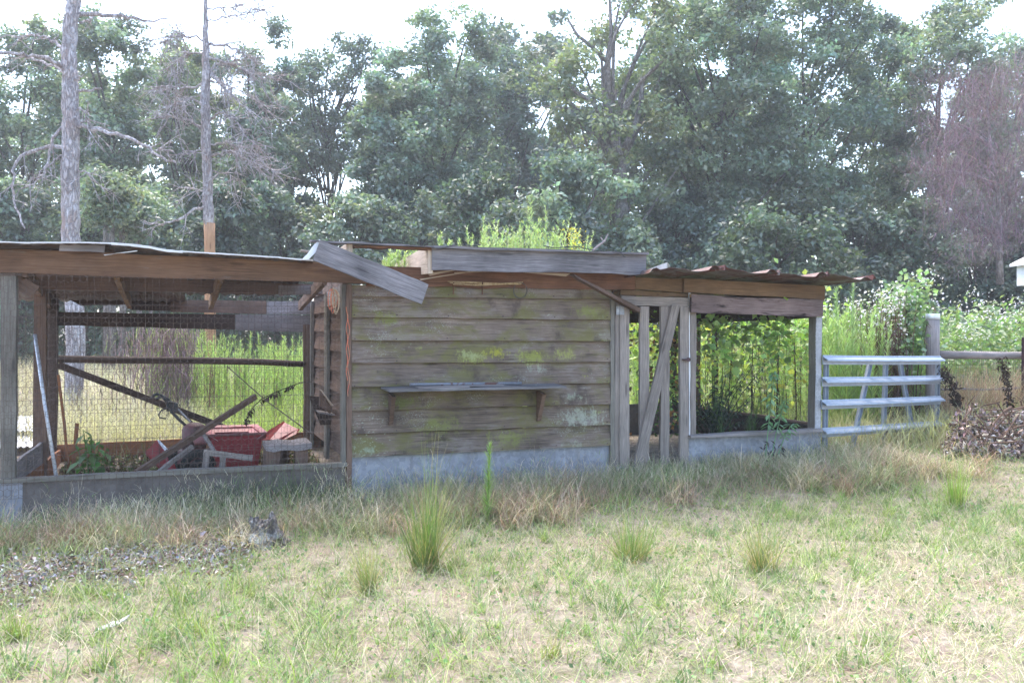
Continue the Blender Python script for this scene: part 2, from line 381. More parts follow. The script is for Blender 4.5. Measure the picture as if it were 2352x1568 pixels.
class Soup:
    """large numbers of blades and leaves as one mesh (numpy)"""
    def __init__(s): s.v = []; s.c = []; s.q = []; s.t = []; s.n = 0
    def blades(s, base, length, width, az, lean, curl, col, nseg=2, tipw=.15, tipcol=None):
        n = len(base); base = np.asarray(base, float)
        B = lambda q: np.broadcast_to(np.asarray(q, float), (n,))
        length, width, az, lean, curl = map(B, (length, width, az, lean, curl))
        col = np.broadcast_to(np.asarray(col, float), (n, 3))
        hd = np.column_stack([np.cos(az), np.sin(az), np.zeros(n)])
        tw = az + math.pi / 2 + rng.normal(0, .7, n)
        wd = np.column_stack([np.cos(tw), np.sin(tw), np.zeros(n)])
        p = base.copy(); lv = []
        for k in range(nseg + 1):
            w = width * (1 - (1 - tipw) * k / nseg)
            lv.append((p - wd * w[:, None] / 2, p + wd * w[:, None] / 2))
            an = lean + curl * (k + .5) / nseg
            p = p + (hd * np.sin(an)[:, None] + UP * np.cos(an)[:, None]) * (length / nseg)[:, None]
        vs = np.stack([q for pair in lv for q in pair], 1)          # n, 2(nseg+1), 3
        m = vs.shape[1]
        s.v.append(vs.reshape(-1, 3))
        cc = np.repeat(col[:, None, :], m, 1)
        if tipcol is not None:
            f = (np.arange(m) // 2 / nseg)[None, :, None]
            cc = cc * (1 - f) + np.broadcast_to(np.asarray(tipcol, float), (n, 3))[:, None, :] * f
        s.c.append(cc.reshape(-1, 3))
        st = s.n + np.arange(n)[:, None] * m
        for k in range(nseg):
            s.q.append(np.column_stack([st + 2 * k, st + 2 * k + 1, st + 2 * k + 3, st + 2 * k + 2]))
        s.n += n * m
    def leaves(s, cen, size, col, nrm=None, aspect=.55, dirs=None, fold=.15):
        n = len(cen); cen = np.asarray(cen, float)
        size = np.broadcast_to(np.asarray(size, float), (n,))
        if nrm is None:
            nrm = rng.normal(0, 1, (n, 3)); nrm[:, 2] = np.abs(nrm[:, 2]) + .35
        nrm = nrm / np.linalg.norm(nrm, axis=1)[:, None]
        if dirs is None: dirs = rng.normal(0, 1, (n, 3))
        dirs = dirs - nrm * np.sum(dirs * nrm, 1)[:, None]; dirs = dirs / np.maximum(1e-6, np.linalg.norm(dirs, axis=1))[:, None]
        sd = np.cross(nrm, dirs)
        a = cen - dirs * (size * .5)[:, None]; b = cen + dirs * (size * .5)[:, None]
        up = nrm * (size * fold)[:, None]
        l = cen + sd * (size * aspect * .5)[:, None] + up; r = cen - sd * (size * aspect * .5)[:, None] + up
        s.v.append(np.stack([a, l, b, r], 1).reshape(-1, 3))
        s.c.append(np.repeat(np.broadcast_to(np.asarray(col, float), (n, 3)), 4, 0))
        st = s.n + np.arange(n) * 4
        s.t.append(np.column_stack([st, st + 1, st + 2])); s.t.append(np.column_stack([st, st + 2, st + 3]))
        s.n += 4 * n
    def build(s, name, mat, parent=None, **kw):
        org = origin_of(parent)
        v = np.concatenate(s.v) - org; c = np.concatenate(s.c)
        q = np.concatenate(s.q) if s.q else np.zeros((0, 4), int); t = np.concatenate(s.t) if s.t else np.zeros((0, 3), int)
        me = bpy.data.meshes.new(name)
        me.vertices.add(len(v)); me.vertices.foreach_set("co", v.astype(np.float32).ravel())
        loops = np.concatenate([q.ravel(), t.ravel()]).astype(np.int32)
        starts = np.concatenate([np.arange(len(q)) * 4, len(q) * 4 + np.arange(len(t)) * 3]).astype(np.int32)
        me.loops.add(len(loops)); me.loops.foreach_set("vertex_index", loops)
        me.polygons.add(len(starts)); me.polygons.foreach_set("loop_start", starts)
        at_ = me.attributes.new("col", 'FLOAT_COLOR', 'POINT')
        at_.data.foreach_set("color", np.column_stack([np.clip(c, 0, 1), np.ones(len(c))]).astype(np.float32).ravel())
        me.materials.append(mat); me.update(calc_edges=True)
        o = bpy.data.objects.new(name, me); COL.objects.link(o)
        if parent is not None: o.parent = parent
        return tag(o, **kw)
def vary(col, n, amt=.25, hue=.08):
    c = np.asarray(col, float)
    k = np.exp(rng.normal(0, amt, (n, 1))); h = np.exp(rng.normal(0, hue, (n, 3)))
    return np.clip(c[None, :] * k * h, 0, 1)

# ------------------------------------------------------------------ ground and far hill line
def build_ground():
    xs = np.concatenate([np.linspace(-320, -14, 30), np.linspace(-13, 13, 131), np.linspace(14, 320, 30)])
    ys = np.concatenate([np.linspace(-60, 1.5, 14), np.linspace(2, 16, 113), np.linspace(17, 60, 44), np.linspace(65, 420, 30)])
    X, Y = np.meshgrid(xs, ys, indexing='ij'); H = ground_h(X, Y)
    v = np.column_stack([X.ravel(), Y.ravel(), H.ravel()])
    ny = len(ys); f = []
    for i in range(len(xs) - 1):
        for j in range(ny - 1):
            f.append([i * ny + j, (i + 1) * ny + j, (i + 1) * ny + j + 1, i * ny + j + 1])
    mb = MB(); mb.add(v, f); mb.build("ground", M['ground'], None, True, kind="structure")
build_ground()
# ------------------------------------------------------------------ the coop
coop = empty("chicken_coop", W(0, 0, .05), "weathered timber chicken coop with wire runs and sagging tin roof", "chicken coop")
def quad(name, mat, pts, t=0.0, th=.03, parent=coop, n=6, jit=.003, label=None, dt=0.0):
    """board whose front face has these four corners (tl, tr, br, bl); dt pushes the bottom edge forward"""
    a, b, c, d = [at(p, t - (dt if i > 1 else 0)) for i, p in enumerate(pts)]
    return MB().prism(a, b, c, d, NB * th, n, jit).build(name, mat, parent, label=label)
def poly(mb, pts, ext):
    pts = [np.asarray(p, float) for p in pts]; n = len(pts); ext = np.asarray(ext, float)
    fs = [list(range(n)), [n + i for i in range(n)][::-1]] + [[i, (i + 1) % n + 0, (i + 1) % n + n, i + n][::-1] for i in range(n)]
    us = []
    ax = pts[1] - pts[0]; ax = ax / np.linalg.norm(ax); nn = np.cross(ax, pts[2] - pts[0]); ay = np.cross(nn, ax); ay /= np.linalg.norm(ay)
    allv = pts + [p + ext for p in pts]
    for f in fs: us.append([((allv[k] - pts[0]) @ ax, (allv[k] - pts[0]) @ ay + (.01 if k >= n else 0)) for k in f])
    return mb.add(allv, fs, us)

# --- wire netting
def hexnet(s0, s1, h0, h1, t, cell=.05, r=.0011, clip=None, face='front'):
    mb = MB(); dx = cell; e = cell / math.sqrt(3) * 1.0; rowh = e * 1.5; segs = []
    for j in range(int((h1 - h0) / rowh) + 1):
        for i in range(int((s1 - s0) / dx) + 1):
            cx = s0 + i * dx + (dx / 2 if j % 2 else 0); cy = h0 + j * rowh
            pts = [(cx + dx / 2 * a, cy + e * b) for a, b in ((-1, -.5), (0, -1), (1, -.5), (1, .5))]
            segs += [(pts[0], pts[1]), (pts[1], pts[2]), (pts[2], pts[3])]
    out = []
    for p, q in segs:
        if min(p[0], q[0]) < s0 or max(p[0], q[0]) > s1 or min(p[1], q[1]) < h0 or max(p[1], q[1]) > h1: continue
        if clip and not clip((p[0] + q[0]) / 2, (p[1] + q[1]) / 2): continue
        out.append((p, q))
    return wires(out, t, r, face)
def wires(segs, t, r, face='front'):
    mb = MB(); vs = []; fs = []
    for p, q in segs:
        d = np.array([q[0] - p[0], q[1] - p[1]]); d = d / max(1e-9, np.linalg.norm(d)); nx = np.array([-d[1], d[0]])
        ring = []
        for (x, y) in (p, q):
            bow = .006 * math.sin(x * 3.1 + y * 2.3) + .004 * math.sin(x * 11 + y * 9)
            for (a, b) in ((1, 0), (-.5, .87), (-.5, -.87)):
                sx, sy, tt = x + nx[0] * a * r, y + nx[1] * a * r, t + b * r + bow
                ring.append(W(sx, tt, sy) if face == 'front' else W(t + b * r, sx, sy))
        k = len(vs); vs += ring
        for i in range(3): fs.append([k + i, k + (i + 1) % 3, k + 3 + (i + 1) % 3, k + 3 + i])
    return mb.add(vs, fs)
def gridsegs(s0, s1, h0, h1, ds, dh, clip=None):
    out = []
    for x in np.arange(s0, s1, ds):
        x = x + rng.normal(0, .002)
        ys = np.arange(h0, h1 + .001, .1)
        for a, b in zip(ys[:-1], ys[1:]):
            if clip is None or clip(x, (a + b) / 2): out.append(((x, a), (x + rng.normal(0, .001), b)))
    for y in np.arange(h0, h1, dh):
        xs = np.arange(s0, s1 + .001, .1)
        for a, b in zip(xs[:-1], xs[1:]):
            if clip is None or clip((a + b) / 2, y): out.append(((a, y), (b, y)))
    return out

# ------------------ open wire pen (its front runs on past the frame)
LX = -140
quad("header_beam", M['beam'], [(LX, 564), (862, 607), (862, 652), (LX, 622)], -.06, .045, n=14, label="long sheltered brown beam above the open pen")
quad("pen_post", M['post'], [FL(4, -650), FL(132, -650), FL(126, 1075), FL(0, 1078)], -.012, .09)
quad("pen_post", M['post'], [FL(-470, -650), FL(-350, -650), FL(-350, 1085), FL(-470, 1088)], -.012, .09)
quad("pen_post", M['post'], [F5(612, 845), F5(682, 845), (795, 1066), (785, 1066)], -.012, .09, n=10)
quad("corner_trim", M['brown'], [F5(684, 845), F5(762, 845), (808, 1140), (797, 1140)], -.045, .05, n=10, label="brown corner board beside the clapboards")
quad("skirt_sheet", M['galv_old'], [(LX, 1114), (792, 1068), (792, 1150), (LX, 1260)], -.03, .012, n=16, jit=.004, label="mud stained metal skirting under the wire pen")
quad("sill_board", M['post'], [(LX, 1107), (797, 1062), (797, 1071), (LX, 1117)], -.05, .10, n=14, jit=.002)
quad("skirt_sheet", M['galv'], [(LX, 1118), FL(190, 1085), FL(185, 1500), (LX, 1255)], -.036, .005, n=3)
# partition going back from the pen post
sL = s_of((28, 900), 0)
def along(s, t0, t1, h0t, h0b, h1t, h1b, name, mat, th=.025, parent=coop, n=5, label=None):
    return MB().prism(W(s, t0, h0t), W(s, t1, h1t), W(s, t1, h1b), W(s, t0, h0b), D * th, n, .003).build(name, mat, parent, label=label)
along(sL, .09, 1.3, .52, .36, .53, .33, "side_board", M['grey'])
along(sL + .01, .10, 2.4, .35, .05, .33, .0, "side_board", M['orange'])
quad("inner_post", M['brown'], [FL(285, -600), FL(385, -600), FL(385, 1060), FL(275, 1060)], 1.3, .09)
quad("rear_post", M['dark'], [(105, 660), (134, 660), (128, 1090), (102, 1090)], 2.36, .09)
quad("rear_post", M['brown'], [(696, 745), (722, 745), (722, 1075), (700, 1075)], 2.36, .06)
quad("cross_beam", M['brown'], [(70, 622), (738, 655), (738, 677), (70, 663)], 1.0, .04, n=8)
quad("cross_beam", M['grey'], [(640, 655), (741, 656), (741, 675), (640, 677)], .97, .03, n=3, label="grey board end toned paler for the light through the roof gap")  # paler wood stands in for skylight on this beam end
for (fx, bx) in ((267, 298), (507, 484), (58, 112), (745, 690)):
    p, q = at((fx, 640 + (fx - 267) * .025), .0), at((bx, 708 + (bx - 298) * .01), 2.34)
    MB().bar(p + UP * .045, q + UP * .045, .10, .042, UP, 5).build("rafter", M['gold'] if fx in (267, 507) else M['brown'], coop)
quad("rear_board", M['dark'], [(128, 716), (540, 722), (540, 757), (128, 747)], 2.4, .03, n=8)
quad("rear_board", M['grey'], [(541, 722), (722, 724), (722, 763), (541, 758)], 2.39, .03, n=4)  # right end of the rear board, skylight put into its paler wood
quad("rear_board", M['brown'], [(392, 688), (612, 691), (612, 721), (392, 716)], 2.41, .03, n=4)
quad("rear_board", M['grey'], [(613, 692), (722, 691), (722, 722), (613, 721)], 2.405, .03, n=3)  # lighter wood here also carries the skylight from the roof gap
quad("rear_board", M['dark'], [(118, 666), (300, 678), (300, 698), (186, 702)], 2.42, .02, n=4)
quad("rear_board", M['dark'], [(299, 680), (394, 684), (394, 714), (299, 712)], 2.425, .02, n=3)  # added dark fill for the shadowed roof underside
quad("rear_board", M['orange'], [(96, 1024), (440, 1006), (440, 1080), (96, 1115)], 2.4, .025, n=6)
quad("rear_board", M['orange'], [(441, 1006), (738, 990), (738, 1068), (441, 1080)], 2.4, .025, n=6)
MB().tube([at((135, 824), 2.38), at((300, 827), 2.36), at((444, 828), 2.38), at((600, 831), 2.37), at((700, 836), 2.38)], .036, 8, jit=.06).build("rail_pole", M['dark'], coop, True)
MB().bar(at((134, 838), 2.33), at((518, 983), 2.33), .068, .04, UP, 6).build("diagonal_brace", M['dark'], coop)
MB().bar(at(FA(150, 560), .1), at(FA(440, 730), .1), .10, .03, UP, 3).build("gusset_board", M['brown'], coop)

sP0, sP1 = s_of((LX, 900), -.07), s_of((790, 900), -.07)
hb0, hb1 = h_of((LX, 622), -.07), h_of((862, 652), -.07); sb0, sb1 = s_of((LX, 622), -.07), s_of((862, 652), -.07)
front_clip = lambda s, h: h < hb0 + (hb1 - hb0) * (s - sb0) / (sb1 - sb0)
hexnet(sP0, sP1, .26, 2.0, -.072, .052, .0013, front_clip).build("hexagon_netting", M['wire'], coop, kind="stuff")
wires(gridsegs(sP0, sP1, .26, 2.0, .052, .105, front_clip), -.078, .0013).build("welded_netting", M['wire'], coop, kind="stuff")
sR0, sR1 = s_of((134, 900), 2.45), s_of((700, 900), 2.45)
wires(gridsegs(sR0, sR1, .3, 1.62, .052, .105), 2.45, .0013).build("welded_netting", M['wire_dark'], coop, kind="stuff")
hexnet(sR0, sR1, .3, 1.62, 2.455, .052, .0009).build("hexagon_netting", M['wire_dark'], coop, kind="stuff")
wires(gridsegs(.12, 2.36, .5, 1.75, .052, .052), sL - .01, .0011, 'side').build("welded_netting", M['wire'], coop, kind="stuff")

# tin roof over the pen: flexible sheets with a wavy front edge
def tin(name, mat, edge, t_front, t_back, h_back, nx=40, ny=8, rib=.012, pitch=.11, thick=.004, parent=coop, back_shift=0, label=None):
    xs = np.linspace(edge[0][0], edge[-1][0], nx)
    vs = np.interp(xs, [e[0] for e in edge], [e[1] for e in edge])
    top = []
    for x, v in zip(xs, vs):
        p = at((x, v), t_front); s = (p - P0) @ D; hf = p[2]
        for j in range(ny + 1):
            q = j / ny; t = t_front + (t_back - t_front) * q
            h = hf + (h_back - hf) * q ** 1.1 + rib * math.sin(2 * math.pi * s / pitch) * min(1, q * 5 + .35)
            top.append(W(s, t, h))
    top = np.array(top); bot = top - UP * thick; n1 = len(top)
    f = []
    for i in range(nx - 1):
        for j in range(ny):
            a, b, c, d = i * (ny + 1) + j, (i + 1) * (ny + 1) + j, (i + 1) * (ny + 1) + j + 1, i * (ny + 1) + j + 1
            f.append([a, b, c, d]); f.append([d + n1, c + n1, b + n1, a + n1])
        a, b = i * (ny + 1), (i + 1) * (ny + 1); f.append([a, a + n1, b + n1, b])
        a, b = i * (ny + 1) + ny, (i + 1) * (ny + 1) + ny; f.append([b, b + n1, a + n1, a])
    for i in (0, nx - 1):
        for j in range(ny):
            a = i * (ny + 1) + j; f.append([a, a + 1, a + 1 + n1, a + n1])
    return MB().add(np.concatenate([top, bot]), f).build(name, mat, parent, True, label=label)
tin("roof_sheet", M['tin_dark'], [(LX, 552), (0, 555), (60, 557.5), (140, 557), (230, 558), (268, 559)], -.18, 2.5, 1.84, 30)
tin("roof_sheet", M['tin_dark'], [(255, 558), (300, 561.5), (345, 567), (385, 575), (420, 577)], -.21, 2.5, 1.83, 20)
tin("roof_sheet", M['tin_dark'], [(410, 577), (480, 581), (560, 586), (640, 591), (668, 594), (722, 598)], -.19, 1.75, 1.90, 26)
def lip(edge, t, th=.011):  # highlight along the curled edge, put in as a strip of pale tin
    P = [at(e, t - .012) for e in edge]; mb = MB()
    for a, b in zip(P[:-1], P[1:]): mb.prism(a + UP * .004, b + UP * .004, b - UP * th + UP * .004, a - UP * th + UP * .004, NB * .05, 3, .0012)
    mb.build("roof_edge_highlight", M['tin'], coop)
lip([(LX, 552), (0, 555), (60, 557), (140, 556.5), (230, 557.5), (268, 558.5)], -.18); lip([(255, 557.5), (300, 561), (345, 566.5), (385, 574.5), (420, 576.5)], -.21, .018); lip([(410, 576.5), (480, 580.5), (560, 585.5), (640, 590.5), (668, 593.5), (722, 597.5)], -.19)
quad("roof_edge_strip", M['tin'], [FA(1280, 262), FA(1700, 212), FA(1690, 222), FA(1290, 270)], -.2, .05, n=5)
quad("under_roof_strip", M['dark'], [(LX, 557), (250, 561), (250, 573), (LX, 570)], -.10, .05, n=6)  # dark strip put in for the shade between roof edge and beam
quad("under_roof_strip", M['grey'], [FA(740, 130), FA(1300, 145), FA(1290, 240), FA(730, 215)], -.12, .02, n=3)

# ------------------ boarded middle house
sM0, sM1 = s_of((808, 850), 0), s_of((1404, 850), 0)
edges = [(392, 415), (465, 488), (606, 625), (762, 768), (914, 908), (1075, 1050), (1235, 1190), (1392, 1330), (1550, 1468)]
for i in range(8):
    (l0, r0), (l1, r1) = edges[i], edges[i + 1]
    ov = 1 if i else 0
    quad("siding_board", M['siding'], [F2(459, l0 + ov), F2(2206, r0 + ov), F2(2202, r1), F2(459, l1)], -.012, .02, n=12, jit=.0022, dt=.032)
mb = MB()
for i in range(8):
    for x in (480, 760, 1110, 1480, 1830, 2180):
        q = edges[i + 1][0] + (edges[i + 1][1] - edges[i + 1][0]) * (x - 459) / 1745 - 14 + rng.normal(0, 3); c_ = at(F2(x + rng.normal(0, 6), q), -.046)
        mb.tube([c_, c_ + NB * .006], .0055, 6)
mb.build("nail_heads", M['tpost'], coop, kind="stuff")
quad("top_plate", M['plate'], [F2(560, 262), F3(350, 322), F3(350, 420), F2(560, 395)], -.05, .05, n=10, jit=.006)
quad("skirt_sheet", M['galv'], [F2(455, 1546), F2(2198, 1462), F2(2198, 1760), F2(455, 1830)], -.006, .006, n=8, label="blue grey galvanised skirting below the clapboards")
quad("corner_trim", M['post'], [F6(146, 52), F6(178, 52), F6(176, 1560), F6(140, 1560)], -.045, .05, n=8)
quad("fascia_board", M['fascia'], [F2(1000, 145), F3(424, 188), F3(420, 320), F2(1000, 290)], -.30, .03, n=12, jit=.003, label="broad silver grey fascia board still in place")
quad("roof_edge_plank", M['fascia'], [F2(188, 88), F2(1010, 128), F2(1010, 138), F2(188, 100)], -.345, .12, n=10, jit=.004)
quad("roof_edge_plank", M['fascia'], [F2(1012, 126), F3(440, 174), F3(440, 188), F2(1012, 142)], -.345, .12, n=10, jit=.003)
quad("roof_edge_plank", M['plate'], [F2(470, 124), F2(995, 142), F2(995, 156), F2(480, 138)], -.30, .10, n=6, jit=.004)
quad("loose_board", M['fascia'], [F5(300, 190), F5(1890, 850), F5(1790, 1140), F5(195, 490)], -.38, .024, n=10, jit=.002, label="fallen fascia board hanging aslant across the eaves")
mb = MB(); poly(mb, [at(F5(*p), -.335) for p in ((285, 186), (306, 200), (240, 370), (125, 482), (30, 478), (110, 400), (205, 265))], NB * .012)
mb.build("flashing", M['cap'], coop)
MB().tube([at(F5(10, 350), -.2), at(F5(150, 375), -.2)], .011, 7).build("roof_pole", M['stud'], coop)
for (p, hgt, hb) in ((F5(735, 320), .12, 1.0), (F5(1912, 460), .26, 1.0)):
    q = at(p, -.28); s = (q - P0) @ D
    hh = hgt / 2
    MB().prism(W(s - .022, -.28, q[2] + hh * .8), W(s - .022, 1.5, q[2] + hh * .5 - .03), W(s - .022, 1.5, q[2] - hh * .8), W(s - .022, -.28, q[2] - hh), D * .045, 5, .004).build("rafter", M['pale'], coop, label="broken pale rafter end in the roof gap")
for pts, t in (([F2(965, 312), F2(1150, 290), F2(1165, 292), F2(985, 330)], -.16), ([F2(915, 352), F2(1250, 300), F2(1255, 305), F2(925, 360)], -.14),
               ([F2(930, 318), F2(1010, 304), F2(1012, 307), F2(932, 322)], -.17), ([F2(1150, 306), F2(1440, 298), F2(1440, 301), F2(1150, 312)], -.15),
               ([F2(1600, 306), F2(1930, 314), F2(1900, 334), F2(1800, 325)], -.2)):
    quad("split_soffit_strip", M['pale'], pts, t, .006, n=3, jit=.001)
MB().prism(at(F2(1945, 315), -.29), at(F3(388, 548), -.14), at(F3(376, 574), -.14), at(F2(1990, 352), -.29), NB * .09, 5, .003).build("hanging_board", M['brown'], coop, label="narrow dark board hanging diagonally from the eaves")
# roof deck planks (they carry soil and weeds) and a low roof-gap deck
hD = h_of(F2(1600, 150), -.3) - .02
s0d, s1d = s_of(F2(1010, 150), -.3), s_of(F3(435, 180), -.3)
for k in range(12):
    t0 = -.22 + k * .225
    MB().prism(W(s0d, t0, hD - .012 - .012 * k), W(s1d, t0, hD - .03 - .012 * k), W(s1d, t0, hD - .05 - .012 * k), W(s0d, t0, hD - .032 - .012 * k), NB * .215, 4, .003).build("roof_plank", M['grey'], coop)
hG = h_of(F2(800, 262), 0) - .02
for k in range(7):
    t0 = .06 + k * .32
    MB().prism(W(sM0, t0, hG), W(s0d - .01, t0, hG), W(s0d - .01, t0, hG - .02), W(sM0, t0, hG - .02), NB * .31, 4, .004).build("roof_plank", M['brown'], coop)
# side walls of the house, lapped like the front
for sx, out in ((sM0 - .012, -1), (sM1 + .03, 1)):
    for i in range(9):
        h0 = .42 + i * .185
        MB().prism(W(sx + out * .004, .06, h0 + .20), W(sx + out * .004, 2.38, h0 + .20), W(sx + out * .034, 2.38, h0), W(sx + out * .034, .06, h0), D * .016 * -out, 5, .002).build("siding_board", M['brown'], coop)
along(sM0 - .075, 1.0, 1.18, 1.9, .3, 1.88, .3, "stud", M['post'], .03)
along(sM0 - .072, .04, .10, 1.95, .35, 1.95, .35, "stud", M['brown'], .03)
along(sM0 - .072, 2.2, 2.3, 1.85, .3, 1.85, .3, "stud", M['post'], .03)
along(sM0 - .08, .12, .9, 1.93, 1.80, 1.90, 1.76, "side_board", M['grey'], .02, label="pale board carrying the light at the top of the inner wall")  # bright spots of light put in as a pale board
for i in range(9):
    quad("rear_siding_board", M['brown'], [(0, 0)] * 4, 2.4, .02) if False else MB().prism(W(sM0, 2.41, .2 + .185 * i + .19), W(sM1, 2.41, .2 + .185 * i + .19), W(sM1, 2.44, .2 + .185 * i), W(sM0, 2.44, .2 + .185 * i), NB * .018, 4, .002).build("siding_board", M['brown'], coop)

# ------------------ wall shelf
shelf = empty("wall_shelf", at(F2(1280, 1090), -.03), parent=coop)
ext = at(F2(655, 1076), -.03) - at(F2(715, 1098), -.28)
MB().prism(at(F2(715, 1098), -.28), at(F2(1905, 1070), -.28), at(F2(1905, 1084), -.28), at(F2(715, 1112), -.28), ext, 10, .003).build("shelf_board", M['shelf'], shelf)
for x, yb, yt in ((720, 1330, 1116), (1713, 1302, 1100)):
    s = s_of(F2(x, 1200), -.03); ht = h_of(F2(x, yt), -.05) ; hb = h_of(F2(x, yb), -.04)
    mb = MB(); poly(mb, [W(s - .02, -.034, ht), W(s - .02, -.2, ht - .025), W(s - .02, -.17, ht - .06), W(s - .02, -.06, hb), W(s - .02, -.034, hb)], D * .034)
    mb.build("bracket", M['brown'], shelf)

# ------------------ picket door
door = empty("door", at(F6(225, 1480), -.05), parent=coop)
quad("jamb", M['stud'], [F6(182, 58), F6(222, 70), F6(216, 1570), F6(176, 1570)], -.04, .06, n=8)
def dq(name, pts, t=-.06, th=.035, mat='stud', n=8, label=None): return quad(name, M[mat], [F6(*p) for p in pts], t, th, door, n, .0022, label)
dq("stile", [(225, 98), (300, 108), (296, 1480), (219, 1485)])
dq("stile", [(716, 108), (788, 112), (786, 1480), (718, 1480)])
dq("top_rail", [(232, 18), (792, 38), (790, 107), (232, 98)], -.065)
dq("picket", [(388, 106), (462, 107), (458, 1470), (385, 1470)])
dq("picket", [(556, 108), (630, 109), (626, 1470), (556, 1475)])
dq("diagonal_brace", [(652, 96), (716, 97), (402, 1470), (322, 1470)], -.098, .035, n=10)
for (a, b) in ((105, 176), (1425, 1496)):
    mb = MB(); mb.prism(*[at(F6(*p), -.075) for p in ((190, a), (255, a + 4), (255, b), (190, b))], NB * .008, 1, 0)
    mb.tube([at(F6(222, a), -.079), at(F6(222, b), -.079)], .006, 6)
    for px in (200, 244):
        for py in (a + 15, b - 15): mb.tube([at(F6(px, py), -.08), at(F6(px, py), -.072)], .005, 6)
    mb.build("hinge", M['steel'], door)
mb = MB(); mb.tube([at(F6(735, 545), -.075), at(F6(800, 545), -.075)], .008, 6); mb.tube([at(F6(785, 545), -.10), at(F6(785, 545), -.06)], .022, 8)
mb.build("latch", M['tpost'], door)
quad("door_stop_strip", M['cap'], [F6(790, -10), F6(799, -10), F6(797, 1290), F6(789, 1290)], -.045, .02, n=6)
quad("jamb", M['stud'], [F6(802, 150), F6(851, 160), F6(848, 1165), F6(803, 1165)], -.04, .06, n=8)
quad("door_header", M['gold'], [F3(350, 343), F3(680, 350), F3(680, 442), F3(350, 420)], -.03, .04, n=4)
quad("door_header", M['gold'], [F3(250, 424), F3(712, 454), F3(712, 474), F3(250, 458)], -.035, .04, n=4)

# ------------------ leafy right-hand run
quad("lintel", M['gold'], [F3(680, 348), F3(1626, 400), F3(1622, 490), F3(678, 441)], -.07, .045, n=8, label="golden brown upper lintel of the leafy run")
mbl = MB(); a, b, c, d = [at(F3(*p), -.10) for p in ((725, 456), (1612, 491), (1610, 606), (722, 575))]
mbl.prism(a, b, c, d, NB * .03, 8, .004); mbl.build("lintel", M['lintel'], coop, label="dark stained split lower lintel board")
mb = MB(); mb.prism(*[at(F3(*p), -.105) for p in ((716, 450), (765, 452), (765, 476), (716, 474))], NB * .01, 1, 0); mb.build("corner_plate", M['gold'], coop)
quad("corner_post", M['post'], [F7(1066, 195), F7(1118, 196), F7(1106, 1120), F7(1054, 1120)], -.035, .11, n=8)
quad("corner_post_lining", M['lining'], [F7(1072, 197), F7(1117, 198), F7(1105, 1115), F7(1060, 1115)], -.042, .006, n=6)
quad("sill_board", M['grey'], [F7(33, 1172), F7(1126, 1118), F7(1126, 1140), F7(40, 1192)], -.12, .14, n=8)
quad("skirt_sheet", M['galv'], [F7(20, 1185), F7(1108, 1138), F7(1106, 1440), F7(15, 1560)], -.05, .008, n=6, label="smooth blue grey sheet under the leafy run")
sE = s_of(F7(1086, 900), 0)
along(sE, .06, 2.42, .55, .0, .55, .1, "side_board", M['dark'], .02)
along(sE - .02, .06, 2.42, .57, .545, .57, .545, "side_cap", M['brown'], .07)
along(sE, .06, 2.42, 2.0, 1.67, 1.95, 1.63, "side_header", M['dark'], .03)
for tt in (2.4,): MB().prism(W(sE, tt, 1.8), W(sE + .07, tt, 1.8), W(sE + .07, tt, .1), W(sE, tt, .1), NB * .07, 4, .003).build("rear_post", M['brown'], coop)
MB().prism(W(sM1 + .05, 2.42, .62), W(sE, 2.42, .62), W(sE, 2.42, .0), W(sM1 + .05, 2.42, .0), NB * .02, 6, .003).build("rear_skirt_sheet", M['galv_old'], coop)
MB().prism(W(sM1 + .05, 2.42, 2.0), W(sE, 2.42, 2.0), W(sE, 2.42, 1.63), W(sM1 + .05, 2.42, 1.65), NB * .03, 6, .003).build("rear_header", M['dark'], coop)
for px in (1640, 1545): quad("rear_post", M['dark'], [(px, 700), (px + 9, 700), (px + 9, 940), (px, 940)], 2.38, .05)
nS0, nS1 = s_of(F7(80, 900), -.03), s_of(F7(1050, 900), -.03)
hexnet(nS0, nS1, .5, 1.75, -.028, .05, .0009).build("hexagon_netting", M['wire_dark'], coop, kind="stuff")
hexnet(s_of(F6(296, 900), -.02), s_of(F6(716, 900), -.02), .2, 1.8, -.02, .05, .0009).build("hexagon_netting", M['wire_dark'], door, kind="stuff")
hexnet(s_of(F7(1066, 900), -.05), s_of(F7(1116, 900), -.05), .5, 1.7, -.047, .05, .0012).build("hexagon_netting", M['wire_bright'], coop, kind="stuff")
wires(gridsegs(sM1 + .06, sE, .62, 1.65, .1, .05), 2.45, .001).build("welded_netting", M['wire_dark'], coop, kind="stuff")
wires(gridsegs(.1, 2.4, .57, 1.65, .1, .05), sE + .01, .001, 'side').build("welded_netting", M['wire_dark'], coop, kind="stuff")

